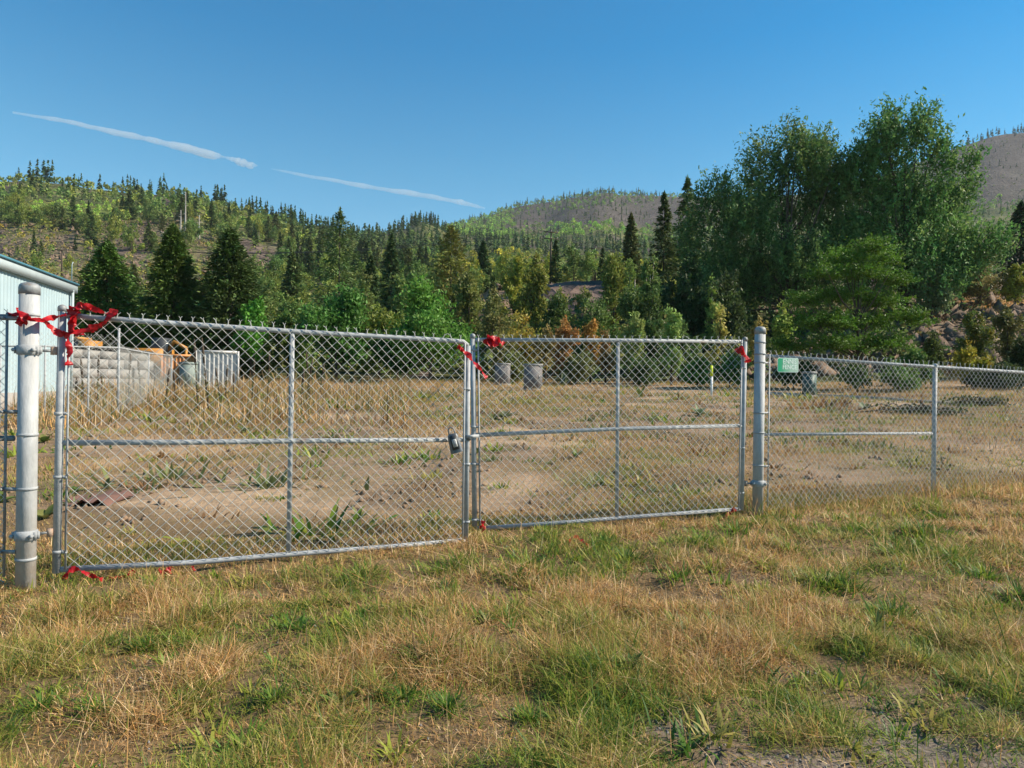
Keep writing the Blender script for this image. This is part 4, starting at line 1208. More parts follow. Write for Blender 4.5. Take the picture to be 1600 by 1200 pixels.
# layered bright tree before them
def layered(u, Y, lab_, sd):
    x = gx(u, Y); zb = tz(x, Y); blobs = []
    for (bu, bv, bw, bh) in ((1350, 392, 38, 12), (1310, 408, 40, 14), (1385, 405, 36, 13), (1280, 432, 34, 14), (1340, 430, 50, 15), (1400, 440, 34, 15), (1268, 468, 36, 15), (1325, 462, 46, 16), (1385, 470, 46, 16), (1415, 500, 30, 16), (1255, 505, 34, 18), (1300, 505, 45, 18), (1365, 505, 50, 18), (1240, 540, 36, 18), (1300, 542, 48, 18), (1370, 540, 45, 20)):
        c = pix(bu, bv, Y); blobs.append((c.x - x, random.uniform(-1.2, 1.0), c.z - zb, PX(bw, Y), PX(bw, Y), PX(bh, Y)))
    cr, cc = broadleaf(blobs, 900, 44, .085, sd, (.085, .175, .026), .12, 1.7, .36, .42, .2, colv=.3, aspect=.34)
    h = size(u, Y, 375)
    plant('layered_tree', u, Y, lab_, 'tree', cr, trunk_mb(h * .7, .11, sd, .03, 8, .3, limbs_to(cc, h, .14, 36, sd)), M['leaf'], M['bark'])
layered(1335, 38, 'bright green tree with flat layered branches in front of the big poplars', 13)

# single dark conifers and pines of the middle distance
for (u, top, hw, Y, lab_, sd, cl, dr, pw_, rg) in (
    (528, 330, 46, 62, 'tall ragged fir with drooping limbs standing over the left leaf of the gate', 21, (.045, .058, .024), .3, .5, .5),
    (609, 366, 24, 80, 'slim dark spruce right of the ragged fir', 22, (.030, .048, .020), .4, .8, .3),
    (577, 400, 22, 70, 'short dark conifer between the ragged fir and the slim spruce', 23, (.032, .05, .022), .35, .7, .3),
    (702, 355, 42, 78, 'olive brown pine with a loose crown above the bright green tree', 24, (.075, .078, .024), .05, .55, .5),
    (1034, 303, 26, 80, 'dark fir standing left of the big poplars, lower of the close pair', 25, (.036, .052, .018), .4, .65, .4),
    (1070, 279, 32, 82, 'dark fir touching the left edge of the big poplars, taller of the close pair', 26, (.040, .056, .020), .4, .7, .4),
    (983, 335, 17, 95, 'thin brownish conifer left of the close pair of firs', 27, (.055, .058, .024), .35, .6, .4),
    (1592, 318, 30, 82, 'dark spruce at the right photo edge', 28, (.020, .036, .018), .3, .7, .25),
    (455, 395, 20, 95, 'dull green conifer left of the ragged fir', 29, (.045, .062, .025), .35, .75, .35),
    (752, 378, 15, 120, 'small dark conifer right of the olive pine', 30, (.034, .052, .022), .35, .8, .3)):
    h = size(u, Y, top); r = PX(hw, Y)
    plant('fir_tree' if 'pine' not in lab_ else 'pine_tree', u, Y, lab_, 'tree', conifer(h, r * 1.55, sd, 36, 11, 13, .30 * Y / 70, tuple(2.3 * q_ for q_ in cl), droop=dr, base=.06, ragged=rg, power=pw_), trunk_mb(h * .95, .16, sd, .006), M['needle'], M['bark'])

LEAFY = [
 # name, u, depth, top, halfwidth, label, colour, kwargs
 ('leafy_tree', 672, 42, 440, 66, 'bright green bushy tree just behind the gate centre', (.052, .105, .022), dict(nclu=420, nleaf=44, leaf=.12, axis_up=.45)),
 ('leafy_tree', 525, 45, 448, 52, 'dark green bushy tree behind the left leaf, under the ragged fir', (.040, .085, .022), dict(nclu=330, nleaf=42, leaf=.13)),
 ('leafy_tree', 592, 47, 478, 40, 'yellow green bushy tree between the dark bush and the bright green one', (.080, .105, .025), dict(nclu=260, nleaf=40)),
 ('leafy_tree', 392, 44, 462, 34, 'fresh green young tree right of the darkest spruce', (.055, .135, .022), dict(nclu=230, nleaf=36, leaf=.12)),
 ('leafy_tree', 450, 48, 470, 40, 'mid green bush between the young tree and the dark bush', (.060, .095, .028), dict(nclu=230, nleaf=38)),
 ('leafy_tree', 620, 44, 500, 40, 'low dark green bush left of the bright green tree', (.035, .075, .02), dict(nclu=240, nleaf=38)),
 ('shrub', 768, 52, 452, 42, 'thin brownish green shrub right of the bright green tree', (.088, .088, .035), dict(nclu=190, nleaf=26, cat='shrub')),
 ('shrub', 815, 45, 480, 36, 'yellow leaved shrub above the smaller grey box', (.15, .13, .03), dict(nclu=150, nleaf=24, leaf=.10, cat='shrub', tip=(.26, .17, .02))),
 ('shrub', 782, 43, 515, 24, 'pale olive shrub beside the middle stiles', (.12, .115, .045), dict(nclu=130, nleaf=26, leaf=.10, cat='shrub')),
 ('shrub', 881, 42, 492, 22, 'rusty orange shrub, left one of the two above the right leaf', (.18, .095, .035), dict(nclu=150, nleaf=34, leaf=.09, cat='shrub', group='rusty orange shrubs')),
 ('shrub', 922, 42.5, 495, 17, 'rusty orange shrub, narrow right one of the two above the right leaf', (.20, .092, .034), dict(nclu=120, nleaf=34, leaf=.09, cat='shrub', group='rusty orange shrubs')),
 ('shrub', 852, 44, 505, 20, 'brown shrub left of the rusty orange pair', (.12, .085, .04), dict(nclu=130, nleaf=30, leaf=.10, cat='shrub')),
 ('shrub', 946, 43, 510, 13, 'small brown shrub right of the rusty orange pair', (.13, .085, .04), dict(nclu=80, nleaf=30, leaf=.09, cat='shrub')),
 ('shrub', 991, 42, 487, 20, 'pale green willow-like shrub above the upright brace of the right leaf', (.12, .15, .055), dict(nclu=140, nleaf=34, leaf=.10, cat='shrub', axis_up=.8)),
 ('shrub', 1049, 41, 478, 18, 'upright pale green shrub right of the willow-like one', (.125, .16, .055), dict(nclu=150, nleaf=34, leaf=.10, cat='shrub', axis_up=.85)),
 ('shrub', 1020, 43, 500, 22, 'dark green shrub between the two pale green shrubs', (.045, .07, .025), dict(nclu=140, nleaf=34, cat='shrub')),
 ('aspen_tree', 832, 70, 398, 26, 'yellowing aspen in front of the dirt bank, left end', (.115, .125, .03), dict(nclu=230, nleaf=34, leaf=.17)),
 ('aspen_tree', 803, 82, 396, 20, 'slim yellow green aspen left of the utility poles', (.15, .15, .03), dict(nclu=180, nleaf=32, leaf=.17)),
 ('aspen_tree', 958, 75, 393, 28, 'tall yellow green aspen right of the dirt bank', (.115, .135, .035), dict(nclu=240, nleaf=34, leaf=.17)),
 ('aspen_tree', 990, 72, 405, 24, 'green birch with pale trunk right of the tall aspen', (.075, .105, .03), dict(nclu=200, nleaf=30, leaf=.15, barkm='palebark', base=.2)),
 ('aspen_tree', 1014, 70, 400, 20, 'birch with a long white trunk beside the dark firs', (.065, .095, .03), dict(nclu=170, nleaf=28, leaf=.15, barkm='palebark', base=.25)),
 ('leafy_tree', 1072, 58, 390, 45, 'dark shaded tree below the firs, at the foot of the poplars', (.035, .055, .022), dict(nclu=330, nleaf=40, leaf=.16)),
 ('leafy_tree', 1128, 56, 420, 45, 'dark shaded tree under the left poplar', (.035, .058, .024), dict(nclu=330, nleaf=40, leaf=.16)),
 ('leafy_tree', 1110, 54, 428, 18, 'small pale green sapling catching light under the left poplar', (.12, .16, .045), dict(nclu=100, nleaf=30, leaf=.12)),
 ('leafy_tree', 1000, 52, 448, 40, 'dark green bush below the birches', (.045, .075, .024), dict(nclu=280, nleaf=38)),
 ('leafy_tree', 930, 56, 462, 42, 'mid green bush in front of the dirt bank', (.055, .085, .028), dict(nclu=280, nleaf=38)),
 ('leafy_tree', 862, 54, 462, 36, 'dull green bush above the brown shrub', (.060, .080, .028), dict(nclu=240, nleaf=36)),
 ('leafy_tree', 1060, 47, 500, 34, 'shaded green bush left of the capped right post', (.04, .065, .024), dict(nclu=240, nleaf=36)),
 ('shrub', 1123, 45, 470, 13, 'straw coloured spindly shrub on the shaded slope', (.20, .17, .06), dict(nclu=50, nleaf=20, cat='shrub')),
 ('shrub', 1182, 46, 490, 20, 'orange tinted shrub on the dark slope left of the layered tree', (.14, .105, .04), dict(nclu=60, nleaf=18, cat='shrub')),
 ('shrub', 1222, 47, 458, 20, 'yellow green shrub at the left of the layered tree', (.14, .155, .04), dict(nclu=110, nleaf=28, cat='shrub')),
 ('shrub', 1530, 62, 382, 42, 'brown green shrub on the bank right of the poplars', (.095, .085, .04), dict(nclu=250, nleaf=34, cat='shrub')),
 ('shrub', 1585, 60, 412, 24, 'yellow green shrub on the bank at the right edge', (.11, .12, .025), dict(nclu=140, nleaf=30, cat='shrub')),
 ('shrub', 1455, 58, 400, 34, 'silvery green shrub under the right poplar', (.10, .12, .065), dict(nclu=220, nleaf=34, cat='shrub', axis_up=.8)),
 ('shrub', 1522, 44, 484, 27, 'olive shrub in the middle of the rocky bank', (.070, .075, .022), dict(nclu=190, nleaf=32, leaf=.10, cat='shrub', tip=(.17, .14, .02))),
 ('shrub', 1572, 45, 478, 28, 'dull olive shrub on the rocky bank, right of the first', (.075, .075, .028), dict(nclu=180, nleaf=32, leaf=.10, cat='shrub')),
 ('shrub', 1510, 37, 540, 30, 'low yellow green shrub just above the right fence', (.15, .14, .022), dict(nclu=170, nleaf=30, leaf=.09, cat='shrub')),
 ('shrub', 1600, 38, 525, 20, 'dark shrub above the right end of the fence', (.035, .045, .018), dict(nclu=170, nleaf=32, leaf=.10, cat='shrub')),
 ('shrub', 1455, 40, 520, 18, 'dark green shrub against the rocks beside the layered tree', (.045, .06, .022), dict(nclu=110, nleaf=32, leaf=.10, cat='shrub')),
 ('shrub', 1425, 36, 545, 34, 'bright green low shrub under the layered tree', (.05, .082, .026), dict(nclu=190, nleaf=34, leaf=.09, cat='shrub')),
 ('shrub', 1340, 35, 566, 24, 'fresh green sumac clump seen through the right fence, left one', (.05, .080, .025), dict(nclu=120, nleaf=30, leaf=.09, cat='shrub')),
 ('shrub', 1405, 34.5, 562, 28, 'fresh green sumac clump seen through the right fence, right one', (.052, .086, .026), dict(nclu=140, nleaf=30, leaf=.09, cat='shrub')),
 ('shrub', 1090, 38, 560, 26, 'bright green low bush behind the right leaf near the marker stake', (.055, .11, .024), dict(nclu=130, nleaf=30, leaf=.09, cat='shrub')),
 ('shrub', 1140, 39, 552, 28, 'leafy green bush between the marker stake and the capped post', (.05, .095, .024), dict(nclu=150, nleaf=30, leaf=.09, cat='shrub')),
 ('shrub', 1010, 39, 560, 30, 'dark bush behind the right leaf below the pale shrubs', (.04, .065, .024), dict(nclu=150, nleaf=32, leaf=.10, cat='shrub')),
 ('shrub', 900, 40, 552, 34, 'dark brown green bush right of the larger grey box', (.06, .065, .028), dict(nclu=160, nleaf=32, leaf=.10, cat='shrub')),
 ('shrub', 805, 40, 548, 22, 'dark bush between the two grey boxes', (.06, .07, .025), dict(nclu=110, nleaf=30, leaf=.10, cat='shrub')),
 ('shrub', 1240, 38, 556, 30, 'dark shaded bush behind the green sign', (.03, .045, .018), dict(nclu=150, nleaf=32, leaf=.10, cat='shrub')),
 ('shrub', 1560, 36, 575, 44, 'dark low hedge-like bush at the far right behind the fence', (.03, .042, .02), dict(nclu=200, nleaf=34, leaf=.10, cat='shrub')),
 ('leafy_tree', 205, 52, 455, 50, 'dark green tree filling the gap between the first two spruces', (.035, .06, .02), dict(nclu=240, nleaf=36)),
 ('leafy_tree', 315, 52, 450, 46, 'dark green tree filling the gap between the last two spruces', (.035, .058, .02), dict(nclu=240, nleaf=36)),
 ('leafy_tree', 560, 60, 425, 34, 'olive green tree behind the dark bush', (.070, .085, .03), dict(nclu=220, nleaf=34, leaf=.16)),
 ('leafy_tree', 640, 58, 418, 34, 'soft green tree left of the olive pine', (.075, .10, .035), dict(nclu=220, nleaf=34, leaf=.16)),
 ('leafy_tree', 730, 64, 415, 34, 'olive tree right of the bright green tree', (.085, .095, .03), dict(nclu=220, nleaf=34, leaf=.16)),
]
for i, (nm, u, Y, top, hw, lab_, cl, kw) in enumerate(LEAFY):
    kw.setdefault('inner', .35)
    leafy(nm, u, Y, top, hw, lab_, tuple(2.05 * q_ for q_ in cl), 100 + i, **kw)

# ------------------------------------------------------------------ forest on the hills
def reg_in(u, v, u0, u1, v0, v1): return (u > u0) & (u < u1) & (v > v0) & (v < v1)
r_ = np.random.default_rng(99)
def scatter(n, y0, y1, u0, u1):
    y = np.sqrt(r_.uniform(y0 ** 2, y1 ** 2, n)); u = r_.uniform(u0, u1, n)
    return u, y
# mid-size prototypes (shared meshes)
PC = []; PB = []
for k in range(4):
    cl = [(.036, .058, .022), (.045, .066, .026), (.030, .052, .022), (.058, .068, .026)][k]
    h, r = 10, (2.0, 2.5, 1.7, 2.3)[k]
    PC.append((conifer(h, r * 1.15, 300 + k, 22, 8, 9, .50, tuple(2.0 * q_ for q_ in cl), droop=.3, base=.05, ragged=.35, power=(.8, .7, .9, .6)[k]).mesh('crown', M['needle']), trunk_mb(9.4, .15, k, .004, 6).mesh('trunk', M['bark'])))
BC = [(.085, .105, .03), (.11, .125, .032), (.065, .09, .03), (.15, .145, .03), (.125, .165, .05), (.105, .095, .04)]
for k in range(6):
    rr = np.random.default_rng(400 + k); h = 7.0; r = 2.0
    bl_ = [(rr.normal(0, .6), rr.normal(0, .6), h * z, r * w_, r * w_, h * .16) for z, w_ in ((.3, .7), (.45, .85), (.6, .8), (.75, .6), (.87, .4))]
    cr, cc = broadleaf(bl_, 110, 13, .26, 410 + k, tuple(2.2 * q_ for q_ in BC[k]), .55, 1.7, .55)
    PB.append((cr.mesh('crown', M['leaf']), trunk_mb(5.5, .1, k, .02, 6, .2, limbs_to(cc, h, .1, 5, k)).mesh('trunk', M['palebark'] if k in (1, 3, 4) else M['bark'])))
# far low-poly prototypes for the massed forest
def far_conifer(seed, h=10, r=2.0):
    r2 = np.random.default_rng(seed); n = 46
    t = np.sort(r2.uniform(0, 1, n)); az = r2.uniform(0, 6.28, n); L = r * (1 - t) ** .8 * r2.uniform(.55, 1.0, n)
    c = np.stack([np.cos(az) * L * .6, np.sin(az) * L * .6, h * (.05 + .93 * t)], 1)
    a = np.stack([np.cos(az) * (L * .6 + .35), np.sin(az) * (L * .6 + .35), -.35 * L - .2], 1)
    b = np.cross(a, [0, 0, 1.]); b = b / np.linalg.norm(b, axis=1)[:, None] * (.30 + .5 * (1 - t))[:, None]; b[:, 2] += r2.normal(0, .2, n)
    V = np.stack([c - a, c + b, c + a, c - b], 1)
    top = np.array([[[-.25, 0, h * .86], [0, .2, h * .9], [0, 0, h * 1.03], [.25, 0, h * .86]], [[0, -.25, h * .84], [.2, 0, h * .9], [0, 0, h * 1.02], [0, .25, h * .84]]])
    return np.concatenate([V, top])
def far_broad(seed, h=7, r=2.1):
    r2 = np.random.default_rng(seed); n = 38
    d = unit(n, r2); d[:, 2] = np.abs(d[:, 2]) * 1.2 - .35
    c = np.array([0, 0, h * .5]) + d * np.array([r, r, h * .46]) * r2.uniform(.6, 1.0, (n, 1))
    a = unit(n, r2) * .5 + d * .35; a[:, 2] = np.abs(a[:, 2]) + .2; a = a / np.linalg.norm(a, axis=1)[:, None] * r2.uniform(.55, .95, (n, 1))
    b = np.cross(a, unit(n, r2)); b = b / np.linalg.norm(b, axis=1)[:, None] * r2.uniform(.35, .6, (n, 1))
    return np.stack([c - a, c + b, c + a, c - b], 1)
FC = [far_conifer(k) for k in range(6)]; FB_ = [far_broad(k) for k in range(6)]

cand = []   # (u, y, x, kind, scale, colour)
def species(u, y, v, rn):
    """what grows where on the hills; returns kind, height, colour"""
    if reg_in(u, v, -500, 335, 358, 470) and y > 90 and float(fbm(u / 55., v / 22., 3, 555)) > .43:
        if rn < .50: return ('b', r_.uniform(1.2, 3.4), [(.10, .10, .035), (.075, .09, .03), (.17, .13, .03), (.085, .10, .03)][r_.integers(4)])
        if rn < .55: return ('c', r_.uniform(3, 7), (.045, .06, .025))
        return None
    if reg_in(u, v, 45, 185, 318, 347): 
        return ('b', r_.uniform(2.6, 4.4), (.150, .205, .045)) if rn < .95 else None
    if reg_in(u, v, 372, 430, 388, 450): return ('b', 2.0, (.09, .09, .035)) if rn < .12 else None
    if y > 700:
        if (reg_in(u, v, 800, 1100, 304, 350) and v > 322 - (u - 960) * .12) or reg_in(u, v, 1440, 2200, 190, 318):
            if rn < .17: return ('c', r_.uniform(5, 11), (.032, .046, .024))
            if rn < .62: return ('b', r_.uniform(2.4, 5.2), [(.065, .075, .032), (.085, .10, .035), (.075, .065, .04)][r_.integers(3)])
            return None
        if reg_in(u, v, 855, 1010, 335, 400) or reg_in(u, v, 690, 800, 330, 375):
            return ('b', r_.uniform(6, 11), (.11, .16, .04)) if rn < .8 else ('c', r_.uniform(8, 14), (.035, .05, .026))
        if rn < .30: return ('c', r_.uniform(7, 13), (.036, .055, .028))
        return ('b', r_.uniform(5, 10), [(.085, .115, .035), (.06, .085, .03), (.11, .155, .042)][r_.integers(3)])
    if u > 1100 and y > 120:
        return ('c', r_.uniform(6, 11), (.036, .055, .025)) if rn < .5 else ('b', r_.uniform(4, 7), (.075, .09, .03))
    if y > 380 and u < 430: return ('c', r_.uniform(6, 10), (.036, .055, .025)) if rn < .12 else ('b', r_.uniform(3.5, 7), [(.085, .10, .03), (.105, .11, .035), (.065, .085, .03)][r_.integers(3)])
    if y > 400: return ('c', r_.uniform(8, 14), (.034, .054, .025)) if rn < .72 else ('b', r_.uniform(4, 8), (.085, .105, .032))
    cl = [(.085, .10, .028), (.115, .12, .03), (.06, .085, .028), (.075, .09, .035)][r_.integers(4)]
    if y < 135: return ('c', r_.uniform(4, 7.5), (.040, .058, .025)) if rn < .18 else ('b', r_.uniform(3, 6.0), cl if not (u > 740 and rn > .6) else (.17, .155, .025))
    if u > 690:
        hh = 5.5 if y < 220 else 7.5
        return ('c', r_.uniform(3.5, hh), (.038, .056, .026)) if rn < .33 else ('b', r_.uniform(3, hh), cl if rn < .75 else (.17, .155, .025))
    if u < 340 and y < 205: return ('b', r_.uniform(2, 4.5), cl) if rn < .6 else (('c', r_.uniform(3, 6), (.04, .06, .025)) if rn < .7 else None)
    pc = .20 if u < 450 else (.40 if y > 180 else .26)
    if rn < pc: return ('c', r_.uniform(6, 12.5), [(.036, .058, .024), (.046, .066, .026), (.032, .050, .024)][r_.integers(3)])
    if u > 700 and rn > .8: cl = (.17, .155, .025)
    return ('b', r_.uniform(4, 8.5), cl)
def fill(n, y0, y1, u0, u1, spacing):
    u, y = scatter(n, y0, y1, u0, u1)
    v = row_py(u, y); x = gx(u, y)
    keep = {}
    for i in range(n):
        s_ = spacing * (.8 + .6 * y[i] / y1)
        key = (int(x[i] // s_), int(y[i] // s_))
        if key in keep: continue
        keep[key] = 1
        if reg_in(u[i], v[i], 846, 950, 430, 482) and 78 < y[i] < 100: continue
        if u[i] > 1390 and y[i] < 105: continue
        if reg_in(u[i], v[i], 742, 808, 436, 480) and y[i] < 100: continue
        sp_ = species(u[i], y[i], v[i], r_.uniform())
        if sp_ is None: continue
        cand.append((u[i], y[i], x[i], *sp_))
fill(700, 74, 105, 380, 1200, 4.2)
fill(1500, 98, 200, -120, 1250, 5.0)
fill(4600, 200, 440, -200, 1150, 5.0)
fill(1600, 440, 700, 250, 1150, 9.0)
fill(9000, 700, 1380, 560, 1200, 9.0)
fill(2600, 700, 1400, 1400, 1750, 11.0)
# ridge lines get a row of darker conifers against the sky
for u in np.concatenate([r_.normal(212, 14, 9), r_.normal(250, 8, 4), r_.normal(335, 16, 8), r_.uniform(-100, 170, 7), r_.uniform(380, 560, 45), r_.uniform(560, 640, 16)]):
    y = 425 + r_.normal(0, 10); cand.append((u, y, gx(u, y), 'c', r_.uniform(9, 15.5) if u < 360 else r_.uniform(7, 13), (.030, .048, .026)))
for u in np.concatenate([r_.normal(652, 18, 14), r_.uniform(600, 700, 10)]):
    y = 604 + r_.normal(0, 8); cand.append((u, y, gx(u, y), 'c', r_.uniform(8, 13), (.028, .044, .026)))
for u in np.concatenate([r_.uniform(730, 1080, 60), r_.normal(940, 10, 6), r_.normal(982, 12, 7)]):
    y = 1305 + r_.normal(0, 15); cand.append((u, y, gx(u, y), 'c', r_.uniform(8, 16), (.030, .044, .032)))
for u in np.concatenate([r_.uniform(1420, 1640, 24), r_.normal(1535, 18, 10), r_.normal(1590, 12, 6)]):
    y = 1305 + r_.normal(0, 15); cand.append((u, y, gx(u, y), 'c', r_.uniform(9, 18), (.026, .038, .03)))
px_size = [c[4] / c[1] for c in cand]
order = np.argsort(px_size)[::-1]
cz = terr(np.array([c[2] for c in cand]), np.array([c[1] for c in cand]))
cnt = {'c': 0, 'b': 0}
farV = {'c': [], 'b': []}; farC = {'c': [], 'b': []}
for i in order:
    u, y, x, kd, h, cl = cand[i]
    vis = -60 < u < 1660
    if cnt[kd] < 260 and vis and y < 330 and not (u > 1100):
        cnt[kd] += 1
        if kd == 'c':
            cr, tr = PC[r_.integers(4)]; s_ = h / 10
            nm, ca, gp = 'conifer_tree', 'tree', 'conifers in the hillside forest'
            lb_ = ('dark conifer on the slope above the blue building and block wall' if u < 300 else 'dark conifer in the forest between the spruces and the ragged fir' if u < 520 else 'dark conifer in the forest above the gate centre' if u < 760 else 'dark conifer among the yellow aspens above the right leaf') + (', high up' if y > 200 else ', low down')
        else:
            k = int(np.argmin([np.abs(np.array(b) - np.array(cl)).sum() for b in BC])); cr, tr = PB[k]; s_ = h / 7
            hue_ = ['green', 'olive', 'dark green', 'yellow', 'lime green', 'brownish green'][k]
            plc = 'above the blue building' if u < 300 else 'left of the ragged fir' if u < 520 else 'above the gate centre' if u < 760 else 'above the right leaf'
            if h < 3.2: nm, ca, gp, lb_ = 'hillside_shrub', 'shrub', 'shrubs scattered on the rocky hillside', '%s shrub on the hillside %s' % (hue_, plc)
            else: nm, ca, gp, lb_ = 'broadleaf_tree', 'tree', 'broadleaf trees in the hillside forest', '%s leafy tree on the hillside %s' % (hue_, plc)
        t = bpy.data.objects.new(nm, None); t.empty_display_size = .3
        t.location = (x, y, cz[i]); t.rotation_euler = (0, 0, r_.uniform(0, 6.28)); sx = s_ * r_.uniform(.85, 1.2) * (1.5 if h < 3.2 else 1); t.scale = (sx, sx, s_)
        COL.objects.link(t); tag(t, lb_, ca, gp)
        inst('crown', cr, t); inst('trunk', tr, t)
    else:
        P = (FC if kd == 'c' else FB_)[r_.integers(6)]
        s_ = h / (10 if kd == 'c' else 7); a = r_.uniform(0, 6.28); ca, sa = math.cos(a), math.sin(a)
        wx = s_ * r_.uniform(.8, 1.25) * (1.15 if kd == 'b' else 1)
        V = P.reshape(-1, 3); V = np.stack([(V[:, 0] * ca - V[:, 1] * sa) * wx + x, (V[:, 0] * sa + V[:, 1] * ca) * wx + y, V[:, 2] * s_ + cz[i] - .2], 1)
        farV[kd].append(V); farC[kd].append(np.repeat(FOREST_GAIN * jitter(cl, 1, r_, .22, .08) * r_.uniform(.75, 1.25, (len(P), 1)), 4, 0))
for kd, nm in (('c', 'distant_conifer_forest'), ('b', 'distant_broadleaf_forest')):
    V = np.concatenate(farV[kd]); m = MB().add(V, np.arange(len(V)).reshape(-1, 4), None, np.concatenate(farC[kd]))
    single(nm, m, M['forest'], ('dark conifers massed over the far hillsides' if kd == 'c' else 'pale and olive green broadleaf woods massed over the far hillsides'), 'forest', kind='stuff')
# undergrowth that closes the foot of the wood and the slopes: countless low bushes in one mass
uV = []; uC = []
def under(n, y0, y1, u0, u1, cols, smin, smax, keepf=None):
    u, y = scatter(n, y0, y1, u0, u1); x = gx(u, y); z = terr(x, y); v = row_py(u, y)
    for i in range(n):
        if keepf is not None and not keepf(u[i], y[i], v[i]): continue
        P = FB_[r_.integers(6)][::3] * 1.0; s_ = r_.uniform(smin, smax) / 7
        V = P.reshape(-1, 3) * np.array([s_ * 1.6, s_ * 1.6, s_ * 1.05]) + np.array([x[i], y[i], z[i] - .15])
        uV.append(V); uC.append(np.repeat(FOREST_GAIN * jitter(cols[r_.integers(len(cols))], 1, r_, .25, .1) * r_.uniform(.7, 1.3, (len(P), 1)), 4, 0))
dk = [(.05, .07, .026), (.065, .075, .03), (.085, .08, .035), (.04, .06, .024)]
notbank = lambda u, y, v: not (reg_in(u, v, 846, 950, 434, 480) and y > 78) and not (reg_in(u, v, 742, 808, 438, 475) and y > 78)
under(900, 46, 80, 350, 1180, dk, 1.2, 3.0, notbank)
under(500, 80, 130, 330, 1150, dk, 1.5, 3.5, notbank)
under(420, 47, 75, 1130, 1440, [(.045, .055, .024), (.06, .06, .028), (.035, .045, .02)], .8, 2.2, lambda u, y, v: v < 585)
under(140, 47, 75, 1400, 1700, [(.05, .055, .026), (.09, .075, .035), (.13, .10, .04), (.035, .045, .02)], .5, 1.3, lambda u, y, v: v < 580)
under(1500, 100, 330, -150, 345, [(.10, .09, .035), (.075, .085, .03), (.13, .11, .035), (.11, .085, .045), (.07, .085, .03)], .8, 2.4)
under(1100, 130, 440, 330, 1100, [(.07, .085, .028), (.09, .10, .032), (.055, .075, .026)], 1.5, 4.0)
V = np.concatenate(uV)
single('undergrowth', MB().add(V, np.arange(len(V)).reshape(-1, 4), None, np.concatenate(uC)), M['forest'], 'dark green and brown undergrowth covering the slopes behind the lot', 'undergrowth', kind='stuff')

# ------------------------------------------------------------------ dead snags, utility poles
for u, Y, top, bot, sd, lb_ in ((286, 250, 300, 392, 1, 'tall bleached dead tree on the hillside, tallest of the snags'), (279, 255, 328, 388, 2, 'bleached dead snag just left of the tallest snag'), (308, 240, 336, 392, 3, 'bleached dead snag right of the tallest snag'), (252, 235, 366, 392, 4, 'short bleached stump-like snag left of the other snags')):
    x = gx(u, Y); zb = tz(x, Y); h = max(3, pix(u, top, Y).z - zb)
    rr = np.random.default_rng(sd)
    t = thing('dead_tree', (x, Y, zb), lb_, 'dead tree', 'bleached snags on the left hillside')
    part('trunk', trunk_mb(h, .42, sd, .012, 7, .25), M['snag'], t, True, local=True)
    for k in range(6):
        z = h * rr.uniform(.45, .95); a = rr.uniform(0, 6.28); l = rr.uniform(.6, 1.8)
        m = MB(); m.tube([(0, 0, z), (math.cos(a) * l, math.sin(a) * l, z + .35 * l)], [.1, .03], 5); part('branch', m, M['snag'], t, local=True)
POLES = [(858, 105, 358, 'utility pole above the dirt bank, left and taller of two'), (928, 112, 384, 'utility pole above the dirt bank, right and lower of two'), (94, 135, 386, 'thin utility pole on the left hillside behind the blue building')]
ptop = []
for u, Y, top, lb_ in POLES:
    x = gx(u, Y); zb = tz(x, Y); zt_ = pix(u, top, Y).z
    t = thing('utility_pole', (x, Y, zb), lb_, 'utility pole', 'wooden utility poles')
    m = MB(); m.tube([(x, Y, zb - .5), (x, Y, zt_)], [.17, .12], 8); part('pole', m, M['pole'], t, True)
    for dz in (.5, 1.5) if u > 100 else (.6,):
        m = MB(); m.box((x, Y - .16, zt_ - dz), (2.3, .12, .14), .25); ca_ = part('crossarm', m, M['pole'], t)
        for k in (-1, 0, 1):
            m = MB(); m.tube([(x + k * 1.0, Y - .16 + k * .25, zt_ - dz + .07), (x + k * 1.0, Y - .16 + k * .25, zt_ - dz + .27)], .05, 6); part('insulator', m, M['insul'], ca_)
    ptop.append(Vector((x, Y, zt_ - .5)))
pw_ = thing('power_line', ptop[0], 'three thin power cables strung between the utility poles above the dirt bank', 'power line')
ends = [Vector((ptop[0].x - 62, ptop[0].y + 14, ptop[0].z - 1.5)), ptop[0], ptop[1], Vector((ptop[1].x + 40, ptop[1].y + 30, ptop[1].z + 1))]
for k in (-1, 0, 1):
    m = MB(); pts = []
    for a, b in zip(ends[:-1], ends[1:]):
        for s_ in np.linspace(0, 1, 9)[:-1]:
            P = a.lerp(b, s_); pts.append((P.x + k * 1.0, P.y + k * .25 - .16, P.z + .25 - 4 * s_ * (1 - s_) * (a - b).length * .02))
    pts.append(tuple(ends[-1] + Vector((k, 0, .25))))
    m.tube(pts, .028, 4, caps=False); part('cable', m, M['cable'], pw_)

